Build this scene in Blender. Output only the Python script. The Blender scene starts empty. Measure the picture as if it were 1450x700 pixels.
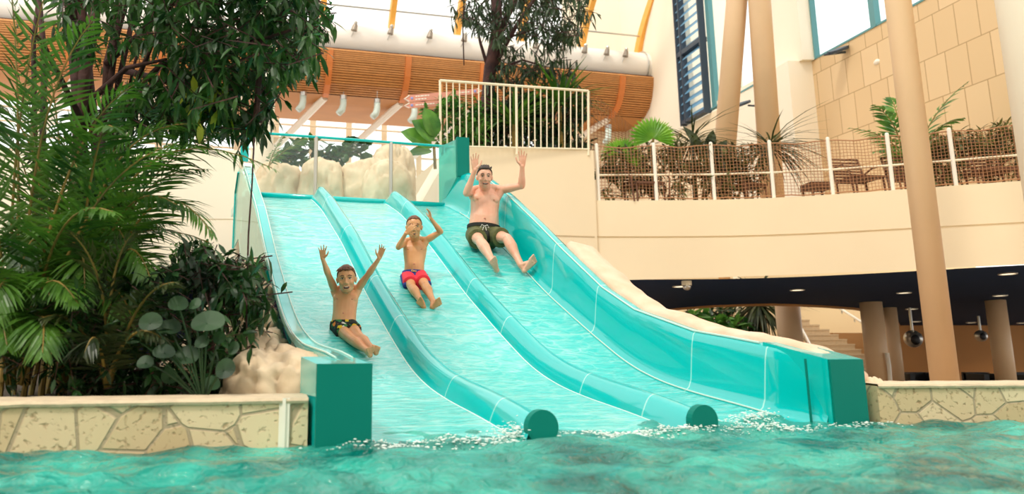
import bpy, bmesh, math, random
import numpy as np
from mathutils import Vector, Matrix, Quaternion, noise
random.seed(7); rng = np.random.default_rng(7)
SC = bpy.context.scene; COL = SC.collection
V = Vector
# ------------------------------------------------------------------ camera, sky, sun, exposure
FPX, HOR, PX0, VV, CH = 1100.0, 481.0, 590.0, 6000.0, 0.49
_s = VV/FPX; _t = (_s-math.sqrt(_s*_s-4))/2; TH = math.atan(_t); CY = HOR-FPX*_t
cam_d = bpy.data.cameras.new('camera'); cam = bpy.data.objects.new('camera', cam_d); COL.objects.link(cam)
cam.location = (0, 0, CH); cam.rotation_euler = (math.pi/2+TH, 0, 0)
cam_d.sensor_width = 36; cam_d.lens = 36*FPX/1450
cam_d.shift_x = (725-PX0)/1450; cam_d.shift_y = (CY-350)/1450
cam_d.clip_end = 300; cam_d.clip_start = .05
cam_d.dof.use_dof = True; cam_d.dof.focus_distance = 7.0; cam_d.dof.aperture_fstop = 1.7
SC.camera = cam
w = bpy.data.worlds.new('sky'); SC.world = w; w.use_nodes = True
bg = w.node_tree.nodes['Background']; bg.inputs[0].default_value = (1.0, .98, .94, 1); bg.inputs[1].default_value = 2.0
sl = bpy.data.lights.new('sun', 'SUN'); so = bpy.data.objects.new('sun', sl); COL.objects.link(so)
sl.energy = 2.6; sl.color = (1.0, .93, .80); sl.angle = math.radians(9)
so.rotation_euler = V((.42, .50, -1.0)).to_track_quat('-Z', 'Y').to_euler()
SC.view_settings.view_transform = 'Standard'; SC.view_settings.look = 'None'
SC.view_settings.gamma = 1; SC.view_settings.use_curve_mapping = False
SC.view_settings.exposure = -0.32
SC.cycles.max_bounces = 8; SC.cycles.transparent_max_bounces = 24
SC.cycles.use_denoising = True

FW = V((0, math.cos(TH), math.sin(TH))); RT = V((1, 0, 0)); UPV = RT.cross(FW); CO = V((0, 0, CH))
def ray(x, y): return FW+RT*((x-PX0)/FPX)-UPV*((y-CY)/FPX)
def at(x, y, Y): d = ray(x, y); return CO+d*(Y/d.y)             # point seen at x, y at depth Y
def atz(x, y, z): d = ray(x, y); return CO+d*((z-CH)/d.z)       # point seen at x, y on the level z

# ------------------------------------------------------------------ materials
def lin(c): return tuple((v/255/12.92 if v/255 <= .04045 else ((v/255+.055)/1.055)**2.4) for v in c)+(1,)
def newmat(name):
    m = bpy.data.materials.new(name); m.use_nodes = True
    return m, m.node_tree, m.node_tree.nodes['Principled BSDF']
def mat(name, c, rough=.6, metal=0, var=0, scale=5, bump=0, bscale=40, emit=0, c2=None, spec=.5, coat=0, detail=4):
    m, t, b = newmat(name); N = t.nodes; L = t.links
    b.inputs['Base Color'].default_value = lin(c); b.inputs['Roughness'].default_value = rough
    b.inputs['Metallic'].default_value = metal; b.inputs['Specular IOR Level'].default_value = spec
    b.inputs['Coat Weight'].default_value = coat
    if var or c2:
        tc = N.new('ShaderNodeTexCoord'); nz = N.new('ShaderNodeTexNoise'); nz.inputs['Scale'].default_value = scale
        nz.inputs['Detail'].default_value = detail
        L.new(tc.outputs['Object'], nz.inputs['Vector']); r = N.new('ShaderNodeValToRGB'); L.new(nz.outputs['Fac'], r.inputs[0])
        a = lin(c); z = lin(c2) if c2 else tuple(v*(1-var) for v in a[:3])+(1,)
        r.color_ramp.elements[0].position = .32; r.color_ramp.elements[1].position = .68
        r.color_ramp.elements[0].color = z; r.color_ramp.elements[1].color = a
        L.new(r.outputs[0], b.inputs['Base Color'])
    if bump:
        tc = N.new('ShaderNodeTexCoord'); nz = N.new('ShaderNodeTexNoise'); nz.inputs['Scale'].default_value = bscale; nz.inputs['Detail'].default_value = 6
        L.new(tc.outputs['Object'], nz.inputs['Vector']); bp = N.new('ShaderNodeBump'); bp.inputs['Strength'].default_value = bump
        bp.inputs['Distance'].default_value = .02
        L.new(nz.outputs['Fac'], bp.inputs['Height']); L.new(bp.outputs[0], b.inputs['Normal'])
    if emit: b.inputs['Emission Color'].default_value = lin(c); b.inputs['Emission Strength'].default_value = emit
    return m
M = {}
M['plaster'] = mat('cream_plaster', (240, 222, 190), .8, var=.04, scale=.8)
M['plaster_w'] = mat('white_plaster', (246, 236, 216), .8)
M['groove'] = mat('groove', (196, 172, 136), .8)
M['column'] = mat('column_paint', (232, 198, 158), .45, var=.06, scale=1.5)
M['brownwall'] = mat('ochre_wall', (178, 128, 74), .8, var=.08, scale=1)
M['navy'] = mat('navy_soffit', (20, 44, 78), .8, var=.12, scale=2, spec=.15)
M['dark'] = mat('dark_leather', (20, 22, 28), .5)
M['steel'] = mat('steel', (190, 188, 182), .3, .8)
M['white'] = mat('white_paint', (244, 238, 226), .4)
M['cream'] = mat('cream_metal', (238, 226, 198), .4)
M['orangewood'] = mat('orange_wood', (222, 132, 66), .5, var=.15, scale=3)
M['yellowrib'] = mat('golden_glulam', (244, 178, 78), .5, var=.1, scale=3)
M['tan'] = mat('tan_board', (194, 132, 70), .6, var=.08, scale=2)
M['slat'] = mat('slat_wood', (214, 150, 88), .5, var=.15, scale=6)
M['slatback'] = mat('slat_backing', (84, 42, 20), .9)
M['duct'] = mat('white_duct', (240, 234, 226), .5)
M['teal'] = mat('teal_fibreglass', (0, 188, 186), .13, coat=.3)
M['teal_shaded'] = mat('shaded_teal', (0, 124, 112), .5, spec=.15)  # darker copy of the slide teal, paints the shade on its end faces
M['tealframe'] = mat('teal_window_frame', (92, 150, 156), .5)
M['steelblue'] = mat('blue_louvre', (108, 160, 196), .35)
M['dkframe'] = mat('dark_window_frame', (58, 70, 84), .5)
M['caulk_glint'] = mat('pale_sealant_glint', (205, 232, 222), .35)
M['rock'] = mat('cast_rock', (230, 210, 180), .75, scale=4, bump=.6, bscale=7, c2=(200, 174, 140))
M['rockp'] = mat('pink_cast_rock', (238, 208, 184), .7, scale=5, bump=.4, bscale=9, c2=(226, 190, 160))
M['stonecap'] = mat('coping_stone', (220, 200, 170), .7, var=.2, scale=12, bump=.3)
M['soil'] = mat('soil', (52, 40, 26), .9, var=.3, scale=8, bump=.6)
M['trunk'] = mat('ficus_bark', (84, 50, 44), .8, scale=6, bump=.7, bscale=20, c2=(48, 26, 28))
M['palmstem'] = mat('palm_stem', (150, 122, 56), .6, scale=5, c2=(92, 84, 34))
M['rope'] = mat('brown_rope', (176, 128, 92), .8)
M['rattan'] = mat('brown_rattan', (104, 66, 44), .6)
M['tile'] = mat('deck_tile', (214, 190, 156), .5, var=.05)
M['floor'] = mat('lower_floor_tile', (170, 140, 108), .5)
M['lampglass'] = mat('pale_glass', (206, 222, 214), .15)
M['spot'] = mat('spot_housing', (150, 140, 128), .35, .5)
M['foam'] = mat('white_foam', (240, 250, 246), .5)
M['grey'] = mat('grey_plaster', (176, 168, 158), .8)
M['signpink'] = mat('pink_sign_panel', (222, 150, 130), .4)
M['hair_brown'] = mat('brown_hair', (128, 78, 44), .45, scale=40, c2=(70, 38, 22))
M['hair_dark'] = mat('dark_hair', (62, 46, 38), .5, scale=40, c2=(30, 22, 20))
M['eyew'] = mat('eye_white', (225, 215, 205), .2)
M['iris'] = mat('iris', (40, 28, 22), .2)
M['lip'] = mat('lip', (204, 116, 98), .4)
M['mouth'] = mat('mouth_inside', (70, 22, 20), .5)
M['teeth'] = mat('teeth', (245, 240, 228), .3)
M['nipple'] = mat('nipple', (206, 134, 112), .5)
def skinmat(name, c, c2):
    m = mat(name, c, .38, scale=7, c2=c2, spec=.5)
    b = m.node_tree.nodes['Principled BSDF']; b.inputs['Subsurface Weight'].default_value = .12
    b.inputs['Subsurface Radius'].default_value = (.02, .008, .004); b.inputs['Subsurface Scale'].default_value = 1
    return m
M['skin_man'] = skinmat('skin_man', (236, 184, 158), (226, 160, 132))
M['skin_boy'] = skinmat('skin_boy', (230, 172, 128), (216, 150, 106))
M['skin_boyb'] = skinmat('skin_boyb', (222, 166, 118), (206, 144, 94))
M['olive'] = mat('olive_shorts', (104, 106, 62), .8, scale=14, c2=(80, 84, 50), bump=.5, bscale=60)
M['black_cloth'] = mat('black_cloth', (26, 28, 24), .8)
M['blue_cloth'] = mat('blue_cloth', (22, 44, 122), .7)
M['red_cloth'] = mat('red_cloth', (236, 44, 66), .7)
M['yellow_print'] = mat('yellow_print', (246, 212, 40), .6)
M['cord'] = mat('white_cord', (235, 230, 225), .7)
def floral():
    m, t, b = newmat('black_floral_cloth'); N = t.nodes; L = t.links
    tc = N.new('ShaderNodeTexCoord'); vo = N.new('ShaderNodeTexVoronoi'); vo.inputs['Scale'].default_value = 38
    L.new(tc.outputs['Object'], vo.inputs['Vector']); r = N.new('ShaderNodeValToRGB'); r.color_ramp.interpolation = 'CONSTANT'
    sp = N.new('ShaderNodeSeparateColor'); L.new(vo.outputs['Color'], sp.inputs[0]); L.new(sp.outputs[0], r.inputs[0])
    e = r.color_ramp.elements; e[0].color = lin((24, 26, 22)); e[0].position = 0
    e[1].position = .62; e[1].color = lin((60, 128, 76))
    for p, c in ((.74, (234, 128, 40)), (.84, (226, 226, 216)), (.92, (230, 190, 40))):
        x = e.new(p); x.color = lin(c)
    L.new(r.outputs[0], b.inputs['Base Color']); b.inputs['Roughness'].default_value = .8
    return m
M['floral'] = floral()
def leafmat(name, c, c2, rough=.38, trans=.25):
    m, t, b = newmat(name); N = t.nodes; L = t.links
    tc = N.new('ShaderNodeTexCoord'); nz = N.new('ShaderNodeTexNoise'); nz.inputs['Scale'].default_value = 3.5; nz.inputs['Detail'].default_value = 3
    L.new(tc.outputs['Object'], nz.inputs['Vector']); r = N.new('ShaderNodeValToRGB'); L.new(nz.outputs['Fac'], r.inputs[0])
    r.color_ramp.elements[0].position = .35; r.color_ramp.elements[1].position = .65
    r.color_ramp.elements[0].color = lin(c2); r.color_ramp.elements[1].color = lin(c)
    L.new(r.outputs[0], b.inputs['Base Color']); b.inputs['Roughness'].default_value = rough
    tr = N.new('ShaderNodeBsdfTranslucent'); mx = N.new('ShaderNodeMixShader'); mx.inputs[0].default_value = trans
    hs = N.new('ShaderNodeHueSaturation'); hs.inputs['Value'].default_value = 1.5; L.new(r.outputs[0], hs.inputs['Color']); L.new(hs.outputs[0], tr.inputs[0])
    L.new(b.outputs[0], mx.inputs[1]); L.new(tr.outputs[0], mx.inputs[2]); L.new(mx.outputs[0], N['Material Output'].inputs[0])
    return m
M['leaf'] = leafmat('ficus_leaf', (62, 104, 42), (26, 58, 26))
M['leafb'] = leafmat('shrub_leaf', (42, 82, 34), (18, 44, 22))
M['leafy'] = leafmat('yellow_leaf', (196, 196, 60), (120, 150, 40))
M['palm'] = leafmat('palm_leaf', (84, 128, 40), (34, 72, 26))
M['palmd'] = leafmat('dark_palm_leaf', (74, 84, 44), (36, 50, 28))
M['fan'] = leafmat('fan_leaf', (134, 186, 50), (96, 156, 36), trans=.4)
M['olive_leaf'] = leafmat('olive_leaf', (112, 116, 60), (52, 58, 34))
M['broad'] = leafmat('broad_leaf', (36, 76, 34), (20, 50, 26), rough=.55)
M['willow'] = leafmat('willow_leaf', (62, 86, 50), (30, 52, 30))
M['fresh'] = leafmat('fresh_leaf', (98, 150, 58), (44, 96, 40))

def glassmat(name, tint, op=.25, rough=.05):
    m = bpy.data.materials.new(name); m.use_nodes = True; t = m.node_tree; t.nodes.clear(); N = t.nodes; L = t.links
    o = N.new('ShaderNodeOutputMaterial'); tr = N.new('ShaderNodeBsdfTransparent'); tr.inputs[0].default_value = lin(tint)
    p = N.new('ShaderNodeBsdfPrincipled'); p.inputs['Base Color'].default_value = lin(tint); p.inputs['Roughness'].default_value = rough
    mx = N.new('ShaderNodeMixShader'); mx.inputs[0].default_value = op
    L.new(tr.outputs[0], mx.inputs[1]); L.new(p.outputs[0], mx.inputs[2]); L.new(mx.outputs[0], o.inputs[0]); return m
M['tealglass'] = glassmat('teal_acrylic', (150, 228, 220), .35)
M['paleglass'] = glassmat('pale_green_acrylic', (208, 240, 226), .6)
M['clear'] = glassmat('clear_glass', (246, 250, 248), .10)
M['skyglass'] = glassmat('window_glass', (248, 252, 253), .06)

def lane_mat():
    m, t, b = newmat('wet_teal_lane'); N = t.nodes; L = t.links
    uv = N.new('ShaderNodeUVMap'); sep = N.new('ShaderNodeSeparateXYZ'); L.new(uv.outputs[0], sep.inputs[0])
    mp = N.new('ShaderNodeMapping'); L.new(uv.outputs[0], mp.inputs[0]); mp.inputs['Scale'].default_value = (3.0, 7.0, 1)
    n1 = N.new('ShaderNodeTexNoise'); n1.inputs['Scale'].default_value = 1.6; n1.inputs['Detail'].default_value = 8; n1.inputs['Distortion'].default_value = 1.2
    L.new(mp.outputs[0], n1.inputs['Vector'])
    # thin pale ridges of running water
    vo = N.new('ShaderNodeTexVoronoi'); vo.feature = 'DISTANCE_TO_EDGE'; vo.inputs['Scale'].default_value = 1.5
    mp2 = N.new('ShaderNodeMapping'); mp2.inputs['Scale'].default_value = (2.2, 4.4, 1); L.new(uv.outputs[0], mp2.inputs[0])
    ad = N.new('ShaderNodeMixRGB'); ad.blend_type = 'ADD'; ad.inputs[0].default_value = .5; L.new(mp2.outputs[0], ad.inputs[1]); L.new(n1.outputs['Color'], ad.inputs[2])
    L.new(ad.outputs[0], vo.inputs['Vector'])
    r = N.new('ShaderNodeValToRGB'); L.new(vo.outputs['Distance'], r.inputs[0])
    r.color_ramp.elements[0].position = 0; r.color_ramp.elements[0].color = (.22, .22, .22, 1); r.color_ramp.elements[1].position = .07; r.color_ramp.elements[1].color = (0, 0, 0, 1)
    r2 = N.new('ShaderNodeValToRGB'); L.new(n1.outputs['Fac'], r2.inputs[0]); r2.color_ramp.elements[0].position = .45; r2.color_ramp.elements[1].position = .8
    r2.color_ramp.elements[0].color = (0, 0, 0, 1); r2.color_ramp.elements[1].color = (.5, .5, .5, 1)
    mxf = N.new('ShaderNodeMath'); mxf.operation = 'ADD'; mxf.use_clamp = True; L.new(r.outputs[0], mxf.inputs[0]); L.new(r2.outputs[0], mxf.inputs[1])
    mc = N.new('ShaderNodeMixRGB'); L.new(mxf.outputs[0], mc.inputs[0]); mc.inputs[1].default_value = lin((58, 206, 202)); mc.inputs[2].default_value = lin((200, 245, 240))
    cur = mc.outputs[0]
    for s in SEAMS:
        c = N.new('ShaderNodeMath'); c.operation = 'COMPARE'; c.inputs[1].default_value = s; c.inputs[2].default_value = .009; L.new(sep.outputs[1], c.inputs[0])
        mm = N.new('ShaderNodeMixRGB'); mm.inputs[2].default_value = lin((150, 222, 214)); L.new(c.outputs[0], mm.inputs[0]); L.new(cur, mm.inputs[1]); cur = mm.outputs[0]
    L.new(cur, b.inputs['Base Color']); b.inputs['Roughness'].default_value = .22; b.inputs['Coat Weight'].default_value = .8; b.inputs['Coat Roughness'].default_value = .05
    bp = N.new('ShaderNodeBump'); bp.inputs['Strength'].default_value = .55; bp.inputs['Distance'].default_value = .03
    L.new(n1.outputs['Fac'], bp.inputs['Height']); L.new(bp.outputs[0], b.inputs['Normal']); L.new(bp.outputs[0], b.inputs['Coat Normal'])
    return m
SEAMS = [.42, 1.15, 2.45, 3.23, 4.35, 5.4]
M['lane'] = lane_mat()
def seamed_teal():
    m, t, b = newmat('glossy_teal_wall'); N = t.nodes; L = t.links
    uv = N.new('ShaderNodeUVMap'); sep = N.new('ShaderNodeSeparateXYZ'); L.new(uv.outputs[0], sep.inputs[0])
    rgb = N.new('ShaderNodeRGB'); rgb.outputs[0].default_value = lin((0, 190, 190)); cur = rgb.outputs[0]
    for s in SEAMS:
        c = N.new('ShaderNodeMath'); c.operation = 'COMPARE'; c.inputs[1].default_value = s; c.inputs[2].default_value = .006; L.new(sep.outputs[1], c.inputs[0])
        mm = N.new('ShaderNodeMixRGB'); mm.inputs[2].default_value = lin((150, 222, 214)); L.new(c.outputs[0], mm.inputs[0]); L.new(cur, mm.inputs[1]); cur = mm.outputs[0]
    L.new(cur, b.inputs['Base Color']); b.inputs['Roughness'].default_value = .12; b.inputs['Coat Weight'].default_value = .6
    nz = N.new('ShaderNodeTexNoise'); nz.inputs['Scale'].default_value = 2.5; tc = N.new('ShaderNodeTexCoord'); L.new(tc.outputs['Object'], nz.inputs['Vector'])
    bp = N.new('ShaderNodeBump'); bp.inputs['Strength'].default_value = .12; bp.inputs['Distance'].default_value = .03; L.new(nz.outputs['Fac'], bp.inputs['Height']); L.new(bp.outputs[0], b.inputs['Normal'])
    return m
M['sidewall'] = seamed_teal()
def flagstone():
    m, t, b = newmat('flagstone'); N = t.nodes; L = t.links
    tc = N.new('ShaderNodeTexCoord'); mp = N.new('ShaderNodeMapping'); mp.inputs['Scale'].default_value = (4.4, 4.4, 5.0); L.new(tc.outputs['Object'], mp.inputs[0])
    vo = N.new('ShaderNodeTexVoronoi'); vo.feature = 'DISTANCE_TO_EDGE'; vo.inputs['Scale'].default_value = 1; L.new(mp.outputs[0], vo.inputs['Vector'])
    vc = N.new('ShaderNodeTexVoronoi'); vc.inputs['Scale'].default_value = 1; L.new(mp.outputs[0], vc.inputs['Vector'])
    sc = N.new('ShaderNodeSeparateColor'); L.new(vc.outputs['Color'], sc.inputs[0])
    r = N.new('ShaderNodeValToRGB'); L.new(sc.outputs[0], r.inputs[0]); r.color_ramp.elements[0].color = lin((206, 182, 142)); r.color_ramp.elements[1].color = lin((232, 212, 176))
    nz = N.new('ShaderNodeTexNoise'); nz.inputs['Scale'].default_value = 38; nz.inputs['Detail'].default_value = 8; L.new(tc.outputs['Object'], nz.inputs['Vector'])
    rn = N.new('ShaderNodeValToRGB'); L.new(nz.outputs['Fac'], rn.inputs[0]); rn.color_ramp.elements[0].position = .28; rn.color_ramp.elements[0].color = (.5, .42, .33, 1); rn.color_ramp.elements[1].position = .44; rn.color_ramp.elements[1].color = (1, 1, 1, 1)
    mu = N.new('ShaderNodeMixRGB'); mu.blend_type = 'MULTIPLY'; mu.inputs[0].default_value = .8; L.new(r.outputs[0], mu.inputs[1]); L.new(rn.outputs[0], mu.inputs[2])
    rm = N.new('ShaderNodeValToRGB'); L.new(vo.outputs['Distance'], rm.inputs[0]); rm.color_ramp.elements[0].position = .018; rm.color_ramp.elements[1].position = .034
    mm = N.new('ShaderNodeMixRGB'); L.new(rm.outputs[0], mm.inputs[0]); mm.inputs[1].default_value = lin((178, 160, 132)); L.new(mu.outputs[0], mm.inputs[2]); L.new(mm.outputs[0], b.inputs['Base Color'])
    b.inputs['Roughness'].default_value = .7
    bp = N.new('ShaderNodeBump'); bp.inputs['Strength'].default_value = .6; bp.inputs['Distance'].default_value = .015
    ad = N.new('ShaderNodeMath'); L.new(rm.outputs[0], ad.inputs[0]); L.new(rn.outputs[0], ad.inputs[1]); L.new(ad.outputs[0], bp.inputs['Height']); L.new(bp.outputs[0], b.inputs['Normal'])
    return m
M['flag'] = flagstone()
def panelled():
    m, t, b = newmat('stone_panels'); N = t.nodes; L = t.links
    uv = N.new('ShaderNodeUVMap'); br = N.new('ShaderNodeTexBrick'); L.new(uv.outputs[0], br.inputs['Vector'])
    br.inputs['Scale'].default_value = 1; br.inputs['Brick Width'].default_value = .56; br.inputs['Row Height'].default_value = .95; br.offset = 0.35
    br.inputs['Mortar Size'].default_value = .012; br.inputs['Color1'].default_value = lin((228, 200, 158)); br.inputs['Color2'].default_value = lin((220, 190, 146)); br.inputs['Mortar'].default_value = lin((182, 150, 108))
    L.new(br.outputs[0], b.inputs['Base Color']); b.inputs['Roughness'].default_value = .7
    return m
M['panels'] = panelled()
def water_mat():
    m, t, b = newmat('pool_water'); N = t.nodes; L = t.links
    tc = N.new('ShaderNodeTexCoord'); nz = N.new('ShaderNodeTexNoise'); nz.inputs['Scale'].default_value = 2.2; nz.inputs['Detail'].default_value = 3
    L.new(tc.outputs['Object'], nz.inputs['Vector']); r = N.new('ShaderNodeValToRGB'); L.new(nz.outputs['Fac'], r.inputs[0])
    r.color_ramp.elements[0].position = .35; r.color_ramp.elements[0].color = lin((0, 96, 88)); r.color_ramp.elements[1].position = .7; r.color_ramp.elements[1].color = lin((60, 186, 168))
    L.new(r.outputs[0], b.inputs['Base Color']); b.inputs['Roughness'].default_value = .06; b.inputs['IOR'].default_value = 1.33; b.inputs['Specular IOR Level'].default_value = .9
    b.inputs['Transmission Weight'].default_value = .0
    n2 = N.new('ShaderNodeTexNoise'); n2.inputs['Scale'].default_value = 12; n2.inputs['Detail'].default_value = 4; n2.inputs['Distortion'].default_value = .6; L.new(tc.outputs['Object'], n2.inputs['Vector'])
    bp = N.new('ShaderNodeBump'); bp.inputs['Strength'].default_value = 1.0; bp.inputs['Distance'].default_value = .06; L.new(n2.outputs['Fac'], bp.inputs['Height']); L.new(bp.outputs[0], b.inputs['Normal'])
    return m
M['water'] = water_mat()

# ------------------------------------------------------------------ mesh helpers
def rootloc(p):
    # world offset of a parent chain built of unrotated parts whose meshes hold world coordinates
    return V(p.location) if p.parent is None else V((0, 0, 0))
class MB:
    def __init__(s): s.v = []; s.f = []; s.uv = None
    def add(s, vs, fs):
        n = len(s.v); s.v.extend([tuple(p) for p in vs]); s.f.extend([tuple(i+n for i in f) for f in fs])
    def box(s, c, d, R=None):
        c = V(c); vs = []
        for x in (-.5, .5):
            for y in (-.5, .5):
                for z in (-.5, .5):
                    p = V((x*d[0], y*d[1], z*d[2])); p = R @ p if R else p; vs.append(c+p)
        s.add(vs, [(0, 1, 3, 2), (4, 6, 7, 5), (0, 4, 5, 1), (2, 3, 7, 6), (0, 2, 6, 4), (1, 5, 7, 3)])
    def prism(s, poly, z0, z1):          # poly list of (x,y); z0/z1 numbers or lists
        n = len(poly); a = z0 if hasattr(z0, '__len__') else [z0]*n; b = z1 if hasattr(z1, '__len__') else [z1]*n
        vs = [(p[0], p[1], a[i]) for i, p in enumerate(poly)]+[(p[0], p[1], b[i]) for i, p in enumerate(poly)]
        s.add(vs, [tuple(range(n))[::-1], tuple(range(n, 2*n))]+[(i, (i+1) % n, n+(i+1) % n, n+i) for i in range(n)])
    def tube(s, pts, r, k=8, cap=True):
        pts = [V(p) for p in pts]; n = len(pts); rs = r if hasattr(r, '__len__') else [r]*n
        vs = []; up = None
        for i, p in enumerate(pts):
            d = (pts[min(i+1, n-1)]-pts[max(i-1, 0)]); d.normalize()
            if up is None:
                up = V((0, 0, 1)) if abs(d.z) < .9 else V((1, 0, 0))
            a = d.cross(up); 
            if a.length < 1e-5: a = d.cross(V((0, 1, 0)))
            a.normalize(); b = a.cross(d); b.normalize(); up = b
            for j in range(k):
                t = 2*math.pi*j/k; vs.append(p+(a*math.cos(t)+b*math.sin(t))*rs[i])
        fs = [(i*k+j, i*k+(j+1) % k, (i+1)*k+(j+1) % k, (i+1)*k+j) for i in range(n-1) for j in range(k)]
        if cap: fs += [tuple(range(k))[::-1], tuple(range((n-1)*k, n*k))]
        s.add(vs, fs)
    def ell(s, c, r, R=None, nu=14, nv=9, off=None):
        c = V(c); vs = [] ; 
        if not hasattr(r, '__len__'): r = (r, r, r)
        for i in range(nv+1):
            ph = math.pi*i/nv
            for j in range(nu):
                th = 2*math.pi*j/nu; p = V((math.sin(ph)*math.cos(th)*r[0], math.sin(ph)*math.sin(th)*r[1], math.cos(ph)*r[2]))
                if off: p = p*off(p)
                vs.append(c+(R @ p if R else p))
        fs = [(i*nu+j, (i+1)*nu+j, (i+1)*nu+(j+1) % nu, i*nu+(j+1) % nu) for i in range(nv) for j in range(nu)]
        s.add(vs, fs)
    def cap(s, a, b, ra, rb, k=10):       # tapered capsule
        a = V(a); b = V(b); s.tube([a, b], [ra, rb], k); s.ell(a, ra, nu=10, nv=6); s.ell(b, rb, nu=10, nv=6)
    def grid(s, rows, closed=False):      # rows of equal length lists of points
        n = len(rows[0]); vs = [p for r in rows for p in r]
        fs = [(i*n+j, i*n+(j+1) % n, (i+1)*n+(j+1) % n, (i+1)*n+j) for i in range(len(rows)-1) for j in range(n if closed else n-1)]
        s.add(vs, fs)
    def mesh(s, name, m, smooth=False, uvs=None):
        me = bpy.data.meshes.new(name); me.from_pydata(s.v, [], s.f)
        ms = m if isinstance(m, (list, tuple)) else [m]
        for x in ms: me.materials.append(x)
        if uvs is not None:
            ul = me.uv_layers.new(name='UVMap'); li = np.empty(len(me.loops), dtype=np.int32); me.loops.foreach_get('vertex_index', li)
            ul.data.foreach_set('uv', np.array(uvs, dtype=np.float32)[li].ravel())
        if smooth: me.polygons.foreach_set('use_smooth', [True]*len(me.polygons))
        me.update(); return me
    def build(s, name, m, parent=None, smooth=False, uvs=None, fix=True):
        me = s.mesh(name, m, smooth, uvs)
        if fix:
            bm = bmesh.new(); bm.from_mesh(me); bmesh.ops.recalc_face_normals(bm, faces=bm.faces); bm.to_mesh(me); bm.free()
        o = bpy.data.objects.new(name, me); COL.objects.link(o)
        if parent:
            o.parent = parent; o.matrix_parent_inverse = Matrix.Translation(-rootloc(parent))
        return o
def tag(o, label=None, cat=None, group=None, kind=None):
    if label: o['label'] = label
    if cat: o['category'] = cat
    if group: o['group'] = group
    if kind: o['kind'] = kind
    return o
def empty(name, loc, label, cat, group=None):
    o = bpy.data.objects.new(name, None); COL.objects.link(o); o.location = V(loc); o.empty_display_size = .1
    return tag(o, label, cat, group)
def st(o): o['kind'] = 'structure'; return o
def copy_tree(o, parent=None):
    c = o.copy(); COL.objects.link(c); c.parent = parent
    for ch in o.children: copy_tree(ch, c)
    return c
def bez(p0, p1, p2, n):
    p0, p1, p2 = V(p0), V(p1), V(p2)
    return [p0*(1-t)**2+p1*2*t*(1-t)+p2*t*t for t in [i/(n-1) for i in range(n)]]
def fbm(p, o=4): return noise.fractal(V(p), 1.0, 2.0, o)

# ------------------------------------------------------------------ the slide's own axes
P0 = V((-.2273, 3.892, 0)); A = V((.94985, .3127, 0)); NN = V((-.3127, .94985, 0)); WD = 2.7335
def S(u, s, z): return P0+A*u+NN*s+V((0, 0, z))
_S = [-.35, 0, .25, .5, 1.1, 1.5, 1.9, 2.45, 3.23, 4.27, 5.4, 6.1, 6.3]
_Z = [-.15, -.03, .0, .035, .10, .165, .28, .53, .91, 1.50, 2.03, 2.28, 2.31]
_d = np.linspace(-.35, 6.3, 400); _z = np.interp(_d, _S, _Z)
_k = np.ones(25)/25; _zp = np.convolve(np.pad(_z, 12, mode='reflect', reflect_type='odd'), _k, 'valid')
def zl(s): return float(np.interp(s, _d, _zp))
def tab(s, a, b): return float(np.interp(s, a, b))

# ------------------------------------------------------------------ STRUCTURE: water, pool walls
WX = [-8, -1.83, -.5, -.23, .5, 2.6, 2.76, 7.6]; WY = [2.3, 3.62, 3.9, 4.2, 4.5, 5.1, 4.86, 5.3]
def wave(x, y):
    h = 0
    for (a, kx, ky, ph) in WAV: h += .62*a*np.sin(kx*x+ky*y+ph+.6*np.sin(.9*kx*y-.5*ky*x))
    return h*(1+.55*np.clip((3.4-y)/1.0, 0, 1))
WAV = []
for lam, amp in ((1.3, .009), (.9, .009), (.62, .010), (.45, .009), (.31, .0075), (.22, .0055), (.16, .0036), (.12, .0024)):
    for _ in range(2):
        t = rng.uniform(-1.2, 1.2)+math.pi/2; k = 2*math.pi/lam; WAV.append((amp, k*math.cos(t), k*math.sin(t), rng.uniform(0, 6.28)))
mb = MB(); nx, ny = 520, 230
xs = np.linspace(-4.5, 7.4, nx); ys_t = np.linspace(0, 1, ny)**.9
rows = []
for t in ys_t:
    yy = 1.2+t*(np.interp(xs, WX, WY)-1.2); h = wave(xs, yy); rows.append(np.stack([xs, yy, h], 1))
for r in rows: mb.v.extend(map(tuple, r.tolist()))
mb.f = [(i*nx+j, i*nx+j+1, (i+1)*nx+j+1, (i+1)*nx+j) for i in range(ny-1) for j in range(nx-1)]
wo = mb.build('pool_water', M['water'], smooth=True, fix=False); st(wo)
mb = MB(); mb.grid([[(x, y, 0 if y < 1 else float(wave(np.array([x]), np.array([y]))[0])) for x in xs[::4]] for y in (-6, -3, 0, .8, 1.2)])
st(mb.build('pool_water_near', M['water'], smooth=True))
mb = MB(); mb.box((1, 0, -1.3), (16, 14, .1)); st(mb.build('floor_pool', mat('pool_floor', (120, 200, 190), .6)))
# left planter wall and right pool wall
def poolwall(name, pts, th, ztop, cap=.024):
    mb = MB(); n = len(pts)
    d = (V(pts[-1])-V(pts[0])).normalized(); nn = V((-d.y, d.x, 0))
    poly = [V(p) for p in pts]+[V(p)+nn*th for p in reversed(pts)]
    mb.prism([(p.x, p.y) for p in poly], -.9, ztop-cap*.5); o = mb.build(name, M['flag']); st(o)
    mb = MB(); nseg = 9
    a, b = V(pts[0]), V(pts[-1]); L = (b-a).length
    x = 0; k = 0
    rows = []
    N = 60
    for (off, z) in ((-.012, ztop-cap), (-.016, ztop-.012), (-.008, ztop), (th*.5, ztop+.004), (th+.01, ztop)):
        rows.append([a.lerp(b, i/N)+nn*(off+.005*noise.noise(V((i*.7, off*9, 1))))+V((0, 0, z+.004*noise.noise(V((i*.9, 3, 2))))) for i in range(N+1)])
    mb.grid(rows); o2 = mb.build('trim_1' if 'left' in name else 'trim_2', M['stonecap']); st(o2)
    return o
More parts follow.
